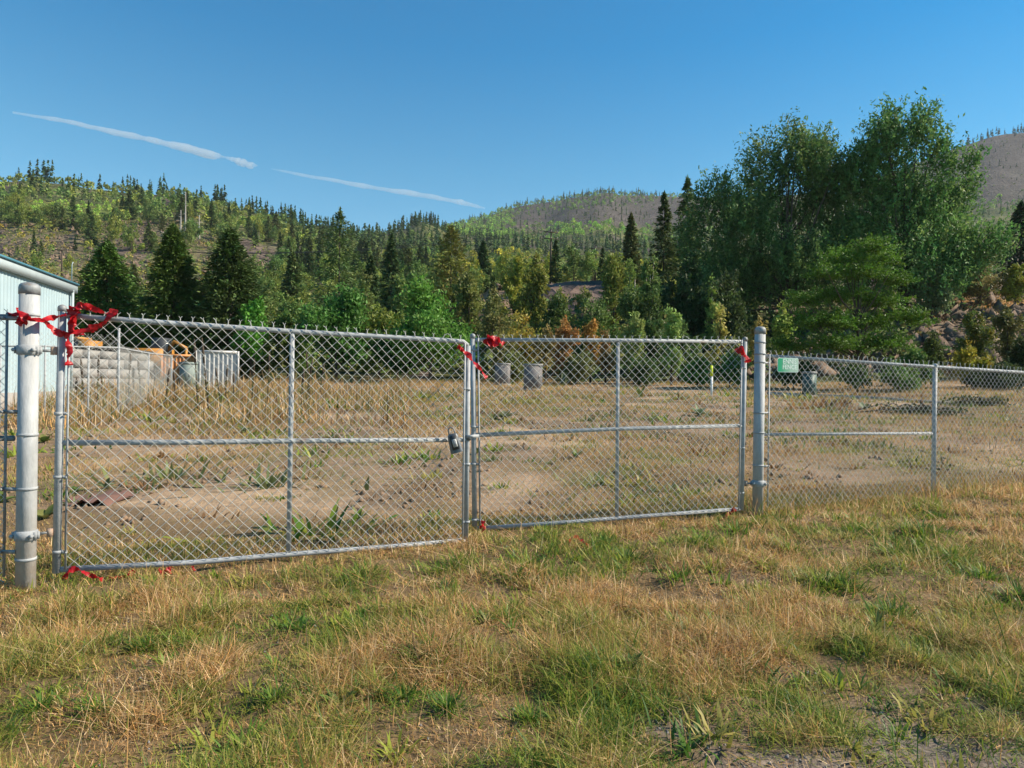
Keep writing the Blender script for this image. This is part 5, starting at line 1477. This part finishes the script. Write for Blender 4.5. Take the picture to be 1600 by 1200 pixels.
# ------------------------------------------------------------------ rocks on the bank
def rock_mesh(seed):
    r2 = np.random.default_rng(seed)
    import bmesh
    bm = bmesh.new(); bmesh.ops.create_icosphere(bm, subdivisions=2, radius=1)
    for v in bm.verts:
        n = 1 + .35 * (float(vnoise(v.co.x * 1.7 + seed, v.co.y * 1.7 + v.co.z * 2.3, seed)) - .5) * 2
        v.co *= n
        for k in range(6):
            ax = Vector((math.sin(seed * 3 + k * 2.1), math.cos(seed * 5 + k * 1.3), math.sin(seed + k * 4))).normalized()
            d = v.co.dot(ax)
            if d > .35: v.co -= ax * (d - .35) * .95
    me = bpy.data.meshes.new('rock'); bm.to_mesh(me); bm.free(); me.materials.append(M['rock'])
    return me
RK = [rock_mesh(k) for k in range(6)]
r3 = np.random.default_rng(5)
for k in range(90):
    if k < 60:
        u = r3.uniform(1425, 1640); Y = r3.uniform(47, 68); 
    elif k < 75:
        u = r3.uniform(1130, 1260); Y = r3.uniform(46, 60)
    else:
        u = r3.uniform(745, 805); Y = r3.uniform(88, 95)
    x = gx(u, Y); s_ = r3.uniform(.18, .5) * (2.2 if k >= 75 else 1)
    o = bpy.data.objects.new('rock', RK[r3.integers(6)]); COL.objects.link(o)
    o.location = (x, Y, tz(x, Y) + s_ * .15); o.rotation_euler = (r3.normal(0, .3), r3.normal(0, .3), r3.uniform(0, 6.28)); o.scale = (s_ * r3.uniform(1, 1.6), s_ * r3.uniform(.8, 1.2), s_ * r3.uniform(.35, .6))
    tag(o, 'angular brown grey rock on the bank under the right poplar' if k < 60 else 'angular rock on the dark slope behind the capped right post' if k < 75 else 'large rock of the pale outcrop above the gate centre', 'rock', 'rocks on the slopes behind the lot')
# loose talus: many small stones
def stones(n, posf, smin, smax, seed, mat, nm, lab_):
    r2 = np.random.default_rng(seed)
    base = np.array([[1, 0, 0], [-1, 0, 0], [0, 1, 0], [0, -1, 0], [0, 0, 1], [0, 0, -1]], float)
    tri = np.array([[0, 2, 4], [2, 1, 4], [1, 3, 4], [3, 0, 4], [2, 0, 5], [1, 2, 5], [3, 1, 5], [0, 3, 5]])
    P = posf(r2, n); n = len(P)
    S = np.exp(r2.uniform(math.log(smin), math.log(smax), n))
    V = base[None] * (1 + r2.normal(0, .3, (n, 6, 1))) * S[:, None, None] * r2.uniform(.6, 1.3, (n, 1, 3)) + r2.normal(0, .25, (n, 6, 3)) * S[:, None, None]
    V = V + P[:, None, :]
    T = (tri[None] + (np.arange(n) * 6)[:, None, None]).reshape(-1, 3)
    single(nm, MB().add(V.reshape(-1, 3), None, T), mat, lab_, 'stones', kind='stuff')
def talus(r2, n):
    u = np.concatenate([r2.uniform(-60, 335, n // 2), r2.uniform(372, 432, n // 8), r2.uniform(1130, 1650, n - n // 2 - n // 8)])
    Y = np.concatenate([np.sqrt(r2.uniform(110 ** 2, 290 ** 2, n // 2)), r2.uniform(170, 230, n // 8), r2.uniform(46, 75, n - n // 2 - n // 8)])
    x = gx(u, Y); return np.stack([x, Y, terr(x, Y)], 1)
stones(4500, talus, .12, .9, 8, M['rock'], 'talus', 'loose brown talus stones on the rocky slopes')
def clod(r2, n):
    y = np.sqrt(r2.uniform(5.5 ** 2, 24 ** 2, n)); x = r2.uniform(-.85, .9, n) * y
    k = (y > gate_y(x) + .3) & (r2.uniform(0, 1, n) < sstep(.42, .6, fbm(x * .9, y * .7, 3, 333)))
    x, y = x[k], y[k]; return np.stack([x, y, terr(x, y) + .004], 1)
def gate_y(x): # plan line of the gate and fences
    return np.interp(x, [LA[0], LB[0], RA[0] + .05, RB[0], FB[0], FB[0] + 8], [LA[1], LB[1], RA[1], RB[1], FB[1], FB[1] + 3.5])
M['clod'] = mat_plain('dry_soil_clods', (.27, .18, .115), .95, 0, scale=3, c2=(.15, .105, .07))
stones(12000, clod, .012, .05, 10, M['clod'], 'soil_clods', 'dry crumbly soil clods scattered over the bare lot behind the gate')
def peb(r2, n):
    y = np.sqrt(r2.uniform(2.2 ** 2, 7 ** 2, n)); x = r2.uniform(-.85, .85, n) * y
    k = r2.uniform(0, 1, n) < (.12 + .88 * bare_mask(x, y))
    x, y = x[k], y[k]; return np.stack([x, y, terr(x, y) + .003], 1)
stones(26000, peb, .0025, .0085, 9, M['pebble'], 'gravel', 'small grey gravel on the bare patches in front of the gate')

# ------------------------------------------------------------------ grass
def blades(mb, x, y, z, h, w, az, th, curl, col, nseg=3, jw=.5, r2=rng):
    n = len(x)
    wa = az + r2.uniform(-jw, jw, n)
    wd = np.stack([-np.sin(wa), np.cos(wa), np.zeros(n)], 1)
    P = np.stack([x, y, z], 1); lv = [P]
    for k in range(nseg):
        t = th + curl * (k + .5) / nseg
        P = P + (h / nseg)[:, None] * np.stack([np.sin(t) * np.cos(az), np.sin(t) * np.sin(az), np.cos(t)], 1)
        lv.append(P)
    wk = {1: [1.], 2: [1., .8], 3: [1., .85, .55], 4: [1., .9, .7, .45]}[nseg]
    rows_ = []
    for k in range(nseg):
        rows_ += [lv[k] - wd * (w * wk[k] * .5)[:, None], lv[k] + wd * (w * wk[k] * .5)[:, None]]
    rows_.append(lv[nseg])
    V = np.stack(rows_, 1); nv = 2 * nseg + 1
    o = (np.arange(n) * nv)[:, None]
    Q = np.concatenate([o + np.array([[2 * k, 2 * k + 1, 2 * k + 3, 2 * k + 2]]) for k in range(nseg - 1)]) if nseg > 1 else np.zeros((0, 4), int)
    T = o + np.array([[2 * nseg - 2, 2 * nseg - 1, 2 * nseg]])
    mb.add(V.reshape(-1, 3), Q, T, np.repeat(col, nv, 0))
STRAW = np.array([[.60, .37, .16], [.48, .28, .115], [.36, .205, .085], [.66, .46, .24], [.25, .145, .07], [.56, .31, .10], [.76, .56, .32]]) * 1.08
GREEN = np.array([[.155, .215, .030], [.23, .265, .04], [.085, .165, .025], [.28, .28, .055], [.055, .12, .025]]) * np.array([1.12, 1.16, 1.0])
OLIVE = np.array([[.33, .30, .075], [.40, .34, .10], [.25, .245, .055]])
def pick(P, n, r2, v=.15):
    return P[r2.integers(0, len(P), n)] * r2.uniform(1 - v, 1 + v, (n, 1))
TUFTS = [(560, 905), (690, 895), (800, 905), (830, 885), (130, 985), (230, 1015), (560, 985), (600, 1000), (650, 1030), (680, 1045), (500, 1100), (430, 1095), (560, 1085), (990, 1050), (930, 1045), (900, 1020), (1000, 1030), (1080, 995), (870, 1015), (1290, 915), (1440, 835), (1320, 920), (1560, 950), (1590, 935), (350, 1020), (60, 1110), (150, 1115), (290, 1110), (700, 1110), (1150, 830), (1100, 850), (1060, 905), (980, 880), (1390, 960), (1365, 1000), (1400, 870), (1490, 880), (1540, 905), (1235, 860), (880, 990), (1180, 985), (960, 1105), (830, 1130), (1040, 1115)]
TG = [on_ground(u, v) for u, v in TUFTS]
r4 = np.random.default_rng(12)
def field(n, y0, y1, wide=.80):
    y = np.sqrt(r4.uniform(y0 ** 2, y1 ** 2, n)); x = r4.uniform(-wide, wide, n) * (y + .9)
    return x, y
def greenness(x, y):
    g_ = fbm(x * 1.7, y * 1.7, 5, 201) + .06 * sstep(-2, 3, x) - .03 + .12 * (1 - sstep(2.4, 3.6, y)) * sstep(-3, 0, x + .5)
    d = np.full(x.shape, 9.)
    for p in TG: d = np.minimum(d, np.hypot(x - p.x, y - p.y))
    return g_ + .05 * np.exp(-(d / .22) ** 2)
dry = MB(); grn = MB()
def gate_y(x): # plan line of the gate and fences
    return np.interp(x, [LA[0], LB[0], RA[0] + .05, RB[0], FB[0], FB[0] + 8], [LA[1], LB[1], RA[1], RB[1], FB[1], FB[1] + 3.5])
# a) thatch: short matted blades everywhere in front
def seeded(x, y):
    """patches: 0 straw mat, 1 mixed, 2 green"""
    return fbm(x * 1.6, y * 1.6, 4, 301)
x, y = field(255000, 2.0, 9.3); x_, y_ = field(150000, 2.0, 4.6); x = np.concatenate([x, x_]); y = np.concatenate([y, y_])
front = y < gate_y(x) + 1.2
b_ = bare_mask(x, y); cl = fbm(x * 2.6, y * 2.6, 4, 211)
keep = front & (r4.uniform(0, 1, len(x)) < (1 - .82 * b_) * (.72 + .4 * sstep(.35, .6, cl)))
x, y, cl, b_ = x[keep], y[keep], cl[keep], b_[keep]; n = len(x); g_ = greenness(x, y)
gfine = fbm(x * 5 + 3, y * 5, 3, 205)
isg = r4.uniform(0, 1, n) < (.06 + sstep(.47, .66, g_) * .50) * (.30 + 1.3 * sstep(.40, .64, gfine))
oliv = (~isg) & (r4.uniform(0, 1, n) < .16 + .5 * sstep(.40, .58, g_))
far_ = np.clip(y / 4.6, .75, 1.7)
tall = sstep(.38, .66, cl)
h = (.035 + .075 * tall) * np.exp(r4.normal(0, .38, n)) * (1 - .35 * b_)
h = np.where(y > gate_y(x) - .45, h * .6, h)
w = np.exp(r4.uniform(math.log(.0026), math.log(.0062), n)) * far_ * np.where(isg, 1.25, 1)
az = r4.uniform(0, 2 * math.pi, n)
lay = r4.uniform(0, 1, n)
th = np.where(isg, r4.uniform(.15, 1.25, n), np.where(lay < .55, r4.uniform(1.0, 1.52, n), r4.uniform(.05, 1.0, n)))
h = np.where((~isg) & (lay < .55), h * 1.25, h)
curl = np.where(isg, r4.uniform(.2, 1.5, n), r4.uniform(-.5, 1.2, n))
straw_p = STRAW
c = np.where(isg[:, None], pick(GREEN, n, r4, .25), np.where(oliv[:, None], pick(OLIVE, n, r4, .25), pick(straw_p, n, r4, .25)))
z = terr(x, y) + np.where((~isg) & (lay < .55), r4.uniform(0, .04, n) * tall, 0)
ly = (~isg) & (lay < .55); st_ = (~isg) & ~(lay < .55)
blades(dry, x[ly], y[ly], z[ly], h[ly], w[ly] * 1.3, az[ly], th[ly], curl[ly] * .4, c[ly], 1, jw=1.4, r2=r4)
blades(dry, x[st_], y[st_], z[st_], h[st_], w[st_], az[st_], th[st_], curl[st_], c[st_], 2, jw=1.3, r2=r4)
blades(grn, x[isg], y[isg], z[isg], h[isg] * 1.15, w[isg], az[isg], th[isg], curl[isg], c[isg], 2, jw=1.0, r2=r4)
# b) green tufts
for p in TG:
    n = r4.integers(90, 190); sc_ = np.clip(p.y / 4.5, .75, 1.5)
    a = r4.uniform(0, 6.28, n); rr = np.abs(r4.normal(0, .09 * sc_, n))
    x = p.x + np.cos(a) * rr; y = p.y + np.sin(a) * rr
    blades(grn, x, y, terr(x, y), r4.uniform(.05, .14, n) * sc_, r4.uniform(.005, .012, n) * sc_, a + r4.normal(0, .5, n), r4.uniform(.2, 1.1, n), r4.uniform(.3, 1.3, n), pick(GREEN[[0, 1, 2, 2, 4]], n, r4), 3, r2=r4)
for k in range(900):
    yy = math.sqrt(r4.uniform(2.3 ** 2, 7.6 ** 2)); xx = r4.uniform(-.82, .82) * (yy + .6)
    if yy > float(gate_y(xx)) - .2 or r4.uniform() > .35 + 2.2 * (float(fbm(xx * .8, yy * .8, 3, 221)) - .4) + .07 * xx: continue
    n = r4.integers(14, 46); sc_ = r4.uniform(.6, 1.4); a = r4.uniform(0, 6.28, n); rr = np.abs(r4.normal(0, .06 * sc_, n))
    x = xx + np.cos(a) * rr; y = yy + np.sin(a) * rr
    cset = [GREEN[[0, 1, 2]], GREEN[[2, 4]], GREEN[[1, 3]], OLIVE][r4.integers(4)]
    blades(grn, x, y, terr(x, y), r4.uniform(.04, .11, n) * sc_, r4.uniform(.006, .014, n) * sc_, a + r4.normal(0, .5, n), r4.uniform(.2, 1.2, n), r4.uniform(.2, 1.2, n), pick(cset, n, r4, .2), 2, r2=r4)
# c) long dry stems, many lying over
x, y = field(6500, 2.3, 9.0)
keep = (y < gate_y(x) - .25) & (r4.uniform(0, 1, len(x)) < (1 - .85 * bare_mask(x, y)) * sstep(.38, .6, fbm(x * 1.2 + 7, y * 1.2, 3, 251) + .08 * (x < 0)))
x, y = x[keep], y[keep]; n = len(x)
blades(dry, x, y, terr(x, y), r4.uniform(.10, .38, n), r4.uniform(.0024, .0042, n) * np.clip(y / 4, .8, 1.7), r4.uniform(0, 6.28, n), np.clip(r4.normal(1.18, .38, n), .05, 1.54), r4.uniform(-.3, .5, n), pick(STRAW[[0, 1, 3, 5]], n, r4, .2), 4, r2=r4)
# d) rough fringe along the gate and fences
x = r4.uniform(-4.6, 9.5, 15000); y = gate_y(x) + r4.normal(.12, .32, len(x)); n = len(x)
g_ = greenness(x, y); isg = r4.uniform(0, 1, n) < np.where(x > 2.2, .22, .36) * sstep(.38, .6, g_)
h = r4.uniform(.04, .15, n) * (.6 + .8 * fbm(x * 2, y * 2, 2, 261)); h = np.where((x > 2.6), h * 1.7, h); h = np.where((y < gate_y(x) + .03) & (x < 2.6), h * .55, h)
c = np.where(isg[:, None], pick(GREEN, n, r4), np.where((r4.uniform(0, 1, n) < .3)[:, None], pick(OLIVE, n, r4), pick(STRAW, n, r4)))
z = terr(x, y); az = r4.uniform(0, 6.28, n); th = r4.uniform(0, 1.0, n); cu = r4.uniform(0, 1.0, n); w = r4.uniform(.003, .006, n) * 1.3
blades(dry, x[~isg], y[~isg], z[~isg], h[~isg], w[~isg], az[~isg], th[~isg], cu[~isg], c[~isg], 2, jw=1.0, r2=r4)
blades(grn, x[isg], y[isg], z[isg], h[isg], w[isg], az[isg], th[isg], cu[isg], c[isg], 2, jw=1.0, r2=r4)
# e) the lot: short dry growth thinning over bare soil, coarser with distance
def lot(n, y0, y1, wide, hmin, hmax, wmin, wmax, thr, seg, gthr):
    x, y = field(n, y0, y1, wide)
    f_ = fbm(x * .55, y * .4, 4, 271); k = (y > gate_y(x) + .2) & (r4.uniform(0, 1, n) < sstep(thr - .10, thr + .14, f_) + .10)
    x, y, f_ = x[k], y[k], f_[k]; m_ = len(x)
    g2 = fbm(x * .8 + 40, y * .6, 4, 281) + .12 * np.exp(-((y - gate_y(x) - .8) / 1.1) ** 2)
    isg = r4.uniform(0, 1, m_) < sstep(gthr, gthr + .16, g2) * .8
    h = r4.uniform(hmin, hmax, m_) * (.6 + .9 * sstep(.4, .7, f_)); w = r4.uniform(wmin, wmax, m_)
    lot_straw = np.array([[.54, .35, .165], [.47, .30, .135], [.40, .255, .12], [.56, .35, .12], [.34, .225, .12]])
    c = np.where(isg[:, None], pick(np.concatenate([GREEN, OLIVE]), m_, r4), np.where((r4.uniform(0, 1, m_) < .15)[:, None], pick(OLIVE, m_, r4), pick(lot_straw, m_, r4)))
    z = terr(x, y); az = r4.uniform(0, 6.28, m_); th = r4.uniform(0, 1.2, m_); cu = r4.uniform(0, .9, m_)
    blades(dry, x[~isg], y[~isg], z[~isg], h[~isg], w[~isg], az[~isg], th[~isg], cu[~isg], c[~isg], seg, r2=r4)
    blades(grn, x[isg], y[isg], z[isg], h[isg], w[isg], az[isg], th[isg], cu[isg], c[isg], seg, r2=r4)
lot(140000, 5.2, 13, .85, .02, .085, .006, .012, .40, 1, .50)
lot(105000, 13, 26, .90, .04, .14, .011, .022, .38, 1, .55)
lot(70000, 26, 46, .95, .10, .30, .020, .040, .38, 1, .60)
# patches of low green weeds scattered over the lot
for k in range(900):
    yy = math.sqrt(r4.uniform(6.5 ** 2, 32 ** 2)); xx = r4.uniform(-.75, .9) * yy
    if yy < float(gate_y(xx)) + .3: continue
    n = r4.integers(16, 50); sc_ = np.exp(r4.normal(-.15, .35)) * (1 + yy / 40); a = r4.uniform(0, 6.28, n); rr = np.abs(r4.normal(0, .13 * sc_, n))
    x = xx + np.cos(a) * rr * 1.5; y = yy + np.sin(a) * rr
    cset = [GREEN, OLIVE, np.array([[.19, .21, .075], [.15, .19, .07]]), STRAW[[2, 4]] * .7][r4.integers(4)]
    blades(grn, x, y, terr(x, y), r4.uniform(.05, .16, n) * sc_, r4.uniform(.012, .026, n) * sc_, a + r4.normal(0, .5, n), r4.uniform(.2, 1.1, n), r4.uniform(.2, 1.2, n), pick(cset, n, r4, .2), 2, r2=r4)
x, y = field(9000, 6.5, 30, .9); k = (y > gate_y(x) + .5) & (r4.uniform(0, 1, 9000) < sstep(.50, .66, fbm(x * .6, y * .45, 4, 299))); x, y = x[k], y[k]; n = len(x)
blades(dry, x, y, terr(x, y), np.exp(r4.normal(-1.6, .45, n)), r4.uniform(.005, .010, n) * (1 + y / 25), r4.uniform(0, 6.28, n), np.abs(r4.normal(0, .5, n)), r4.uniform(-.4, .8, n), pick(np.array([[.34, .24, .11], [.22, .15, .07], [.15, .10, .055], [.26, .24, .08]]), n, r4, .25), 2, r2=r4)
# f) tall dry weeds at the back left
u_ = r4.uniform(20, 640, 15000); y = r4.uniform(15, 36, len(u_)); x = gx(u_, y)
f_ = fbm(x * .45, y * .45, 4, 291) + .10 * (1 - sstep(150, 560, u_)) + .03 * sstep(18, 30, y)
k = r4.uniform(0, 1, len(x)) < sstep(.48, .68, f_); x, y, f_ = x[k], y[k], f_[k]; n = len(x)
weedc = np.concatenate([STRAW, np.array([[.26, .19, .08], [.22, .17, .07], [.24, .24, .08], [.17, .19, .055], [.13, .16, .045], [.20, .12, .06]])])
blades(dry, x, y, terr(x, y), (.15 + .55 * sstep(.5, .72, f_)) * np.exp(r4.normal(0, .3, n)), r4.uniform(.012, .028, n), r4.uniform(0, 6.28, n), np.abs(r4.normal(0, .55, n)), r4.uniform(-.5, 1.3, n), pick(weedc, n, r4, .25), 3, r2=r4)
u_ = r4.uniform(1395, 1680, 9000); y = r4.uniform(45.5, 72, 9000); x = gx(u_, y); k = r4.uniform(0, 1, 9000) < sstep(.45, .6, fbm(x * .35, y * .35, 3, 295)); x, y = x[k], y[k]; n = len(x)
blades(dry, x, y, terr(x, y), r4.uniform(.15, .5, n), r4.uniform(.03, .06, n), r4.uniform(0, 6.28, n), r4.uniform(0, .9, n), r4.uniform(0, .9, n), pick(np.array([[.24, .15, .06], [.30, .18, .07], [.16, .11, .05], [.12, .10, .045]]), n, r4), 2, r2=r4)
# g) dry grass bands on the right bank
u = r4.uniform(1445, 1660, 5000); vv = 462 + (u - 1460) * .08 + r4.normal(0, 4, 5000); y = np.interp(vv, [452, 478], [70, 60]) + r4.normal(0, 1, 5000); x = gx(u, y)
blades(dry, x, y, terr(x, y), r4.uniform(.15, .5, 5000), r4.uniform(.03, .06, 5000), r4.uniform(0, 6.28, 5000), r4.uniform(0, .7, 5000), r4.uniform(0, .8, 5000), pick(STRAW[[0, 5, 3]], 5000, r4), 2, r2=r4)
single('dry_grass', dry, M['grassdry'], 'straw coloured dry grass over the lot and the verge', 'grass', kind='stuff')
single('green_grass', grn, M['grass'], 'patchy green grass and low weeds over the lot and the verge', 'grass', kind='stuff')

# ------------------------------------------------------------------ single weeds
def rosette(u, v, lab_, nl, l, w, cols, seed, up=(.5, 1.2), nm='weed', group=None):
    p = on_ground(u, v); r2 = np.random.default_rng(seed)
    t = thing(nm, p, lab_, 'plant', group)
    m = MB()
    for k in range(nl):
        a = r2.uniform(0, 6.28); th = r2.uniform(*up); L = l * r2.uniform(.6, 1.2); W = w * r2.uniform(.7, 1.2); cu = r2.uniform(.2, .9)
        c = cols[r2.integers(len(cols))]; ns = 5
        P = np.array([0, 0, .01]); V = []
        for s_ in range(ns + 1):
            t_ = s_ / ns; ww = W * math.sin(math.pi * min(1, .12 + .88 * t_)) * .5 + .001
            sd = np.array([-math.sin(a), math.cos(a), 0]) * ww
            V += [P - sd + np.array([0, 0, ww * .35]), P.copy(), P + sd + np.array([0, 0, ww * .35])]
            P = P + L / ns * np.array([math.sin(th + cu * t_) * math.cos(a), math.sin(th + cu * t_) * math.sin(a), math.cos(th + cu * t_)])
        q_ = []
        for s_ in range(ns):
            for j in range(2): q_.append([s_ * 3 + j, s_ * 3 + j + 1, s_ * 3 + 4 + j, s_ * 3 + 3 + j])
        m.add(np.array(V), q_, None, np.array(c) * r2.uniform(.8, 1.2))
    part('leaves', m, M['leaf'], t, local=True)
PALE = [(.16, .20, .10), (.12, .17, .08), (.19, .22, .12)]; FRESH = [(.095, .15, .035), (.13, .175, .045), (.17, .19, .055)]
rosette(789, 655, 'pale green mullein rosette behind the right leaf, just above its middle rail', 16, .42, .11, PALE, 1)
rosette(1093, 650, 'pale green mullein rosette near the top of the middle rail at the right end', 16, .42, .11, PALE, 2)
rosette(165, 764, 'grey green mullein rosette behind the rusty metal sheet', 9, .20, .06, PALE, 3)
rosette(383, 676, 'green weed rosette just above the middle rail of the left leaf', 12, .24, .07, PALE, 4)
rosette(120, 770, 'yellow green weed at the left end of the rusty metal sheet', 8, .13, .06, FRESH, 5)
rosette(68, 692, 'broad leaved yellow green weed between the thick post and the gate stile', 9, .26, .13, FRESH, 6)
rosette(70, 812, 'broad leaved green weed at knee height right of the thick post', 9, .20, .11, FRESH, 7)
rosette(2, 786, 'dark green weed at the foot of the left fence', 9, .20, .08, FRESH, 8)
rosette(1350, 640, 'low grey green weed behind the right fence', 10, .4, .12, PALE, 9)
rosette(1000, 622, 'green weed behind the upright brace of the right leaf', 12, .6, .12, FRESH, 10, (.1, .8))
rosette(880, 604, 'leafy weed right of the larger grey box', 14, .8, .16, PALE, 11, (.1, .8))
rosette(560, 815, 'green weed low behind the left leaf, right of its brace', 12, .16, .04, FRESH, 12, (.2, .9))
rosette(900, 716, 'green weed behind the right leaf below its middle rail', 12, .22, .05, FRESH, 13, (.2, .9))
rosette(745, 710, 'green weed near the lockbox behind the right leaf', 10, .18, .05, FRESH, 14, (.2, .9))
rosette(760, 975, 'leafy green weed in the foreground below the gate centre', 12, .09, .022, FRESH, 15)
rosette(660, 1035, 'dense leafy weed in the middle of the foreground grass', 16, .10, .026, FRESH, 16)
rosette(985, 1050, 'dark green leafy weed in the right half of the foreground', 16, .11, .026, [(.06, .14, .03), (.09, .17, .035)], 17)
rosette(1370, 995, 'upright green weed in the right foreground', 12, .15, .022, FRESH, 18, (.05, .6))
rosette(530, 1110, 'broad leaved weed at the bottom of the photo', 12, .10, .035, [(.07, .15, .03), (.10, .18, .04)], 19)
rosette(80, 985, 'small green weed in the tan grass near the thick post', 9, .12, .03, FRESH, 20)

# tall dead mullein stalks at the back left
ORD = ['first', 'second', 'third', 'fourth', 'fifth', 'sixth', 'seventh', 'eighth', 'ninth', 'tenth', 'eleventh', 'twelfth', 'thirteenth', 'fourteenth', 'fifteenth', 'sixteenth', 'seventeenth', 'eighteenth', 'nineteenth', 'twentieth', 'twenty-first', 'twenty-second']
ms = [(133, 560, 21), (152, 555, 22), (200, 545, 20.5), (208, 572, 24), (222, 560, 23), (310, 530, 20), (327, 528, 20.6), (322, 590, 26), (345, 575, 24), (352, 570, 25), (366, 580, 22), (394, 560, 26), (418, 548, 24), (478, 560, 25), (484, 550, 26), (470, 575, 22), (500, 568, 30), (120, 590, 19), (128, 580, 25), (160, 585, 26), (258, 575, 22), (275, 580, 23)]
ms.sort()
for i, (u, top, Y) in enumerate(ms):
    r2 = np.random.default_rng(700 + i)
    x = gx(u, Y); zb = tz(x, Y); h = max(.7, pix(u, top, Y).z - zb)
    t = thing('mullein_stalk', (x, Y, zb), 'dried mullein stalk in the weeds behind the left leaf, %s from the left' % ORD[i], 'plant', 'dried mullein stalks at the back left')
    lx, ly = r2.normal(0, .06, 2)
    m = MB(); m.tube([(0, 0, -.05), (lx * .5 * h, ly * h * .5, h * .5), (lx * h, ly * h, h)], [.022, .018, .012], 6)
    m.tube([(lx * h * .68, ly * h * .68, h * .66), (lx * h * .85, ly * h * .85, h * .85), (lx * h, ly * h, h)], [.03, .038, .015], 7)
    part('stalk', m, M['pole'], t, local=True)
    m = MB(); n = 26; zc = r2.uniform(.02, .6, n) * h; a = r2.uniform(0, 6.28, n); L = .34 * (1 - zc / h * .8) * r2.uniform(.6, 1.2, n)
    blades(m, lx * zc, ly * zc, zc, L, L * .28, a, r2.uniform(.5, 1.2, n), r2.uniform(.3, 1.2, n), pick(np.array([[.20, .20, .075], [.26, .21, .10], [.15, .17, .06]]), n, r2), 3, r2=r2)
    part('leaves', m, M['leaf'], t, local=True)

# brush piles by the kerb
for i, (u, v, w, lb_) in enumerate(((1440, 648, 1.5, 'dark brush pile on the dry lot in front of the kerb'), (1528, 634, 1.3, 'dark heap of cut branches at the end of the kerb'))):
    p = on_ground(u, v); r2 = np.random.default_rng(800 + i)
    t = thing('brush_pile', p, lb_, 'brush pile', 'brush piles by the kerb')
    m = MB()
    for k in range(26):
        a = r2.uniform(0, 6.28); x0, y0 = r2.normal(0, w * .25, 2); l = r2.uniform(.5, 1.2) * w * .6
        m.tube([(x0 - math.cos(a) * l, y0 - math.sin(a) * l * .5, .03), (x0, y0, r2.uniform(.15, .38)), (x0 + math.cos(a) * l, y0 + math.sin(a) * l * .5, .06)], [.012, .02, .008], 5)
    part('branches', m, M['bark'], t, local=True)
    m = MB(); n = 420; c = np.stack([r2.normal(0, w * .42, n), r2.normal(0, w * .25, n), np.abs(r2.normal(0, .14, n)) + .02], 1)
    cards(m, c, unit(n, r2) * .09, unit(n, r2) * .04, jitter((.065, .075, .03), n, r2)); part('leaves', m, M['leaf'], t, local=True)

# ------------------------------------------------------------------ contrail, far above and beyond the hills
def mat_vol():
    m = bpy.data.materials.new('ice_cloud'); m.use_nodes = True; nt = m.node_tree
    nt.nodes.remove(nt.nodes['Principled BSDF'])
    v = N(nt, 'ShaderNodeVolumePrincipled'); v.inputs['Color'].default_value = (1, 1, 1, 1); v.inputs['Density'].default_value = .014
    v.inputs['Anisotropy'].default_value = 0.0
    nt.links.new(v.outputs[0], nt.nodes['Material Output'].inputs['Volume'])
    return m
M['contrail'] = mat_vol()
def contrail(pts, rad, seed, lab_):
    D = 6000.0
    r2 = np.random.default_rng(seed)
    P = np.array([list(pix(u, v, D)) for u, v in pts]); n = 80
    t = np.linspace(0, len(P) - 1, n); k = np.clip(t.astype(int), 0, len(P) - 2); f = (t - k)[:, None]
    C = P[k] * (1 - f) + P[k + 1] * f
    rr = np.interp(t, range(len(P)), rad) * D / F
    s_ = np.arange(n)
    rr = rr * (.6 + .8 * fbm(s_ * .3, s_ * 0 + seed, 3, seed)); C[:, 2] += (fbm(s_ * .10, s_ * 0 + 5, 2, seed + 1) - .5) * rr * 1.0
    m = MB()
    for q_, o_ in ((1.25, 0), (.95, .12), (.68, -.1), (.42, .05)):
        C2 = C.copy(); C2[:, 2] += o_ * rr + (fbm(s_ * .2, s_ * 0 + q_ * 9, 2, seed + 3) - .5) * rr * .5
        m.tube(C2, np.maximum(rr * q_, .8), 9)
    single('contrail', m, M['contrail'], lab_, 'contrail', 'pieces of the contrail', smooth=True, loc=Vector(C[n // 2]))
contrail([(20, 176), (90, 186), (180, 206), (260, 226), (335, 243), (350, 246)], [1.5, 2.8, 3.6, 4.2, 4.8, 1.2], 3, 'broad white contrail at the upper left of the sky')
contrail([(346, 244), (372, 252), (390, 257), (403, 259)], [.8, 4.2, 4.6, .6], 4, 'short puffy piece of contrail after the broad one')
contrail([(424, 264), (470, 273), (560, 288), (650, 304), (720, 316), (758, 326)], [.7, 2.3, 2.7, 3.1, 3.6, 1.4], 5, 'long thin white contrail running down to the far hill')

# ------------------------------------------------------------------ thin blue air over the valley
def haze():
    m = bpy.data.materials.new('valley_air'); m.use_nodes = True; nt = m.node_tree
    nt.nodes.remove(nt.nodes['Principled BSDF'])
    v = N(nt, 'ShaderNodeVolumePrincipled'); v.inputs['Color'].default_value = (.80, .90, 1.0, 1); v.inputs['Density'].default_value = .00008
    nt.links.new(v.outputs[0], nt.nodes['Material Output'].inputs['Volume'])
    b = MB(); b.box((0, 1640, 340), (15600, 3480, 700))
    single('haze', b, m, kind='stuff')
haze()
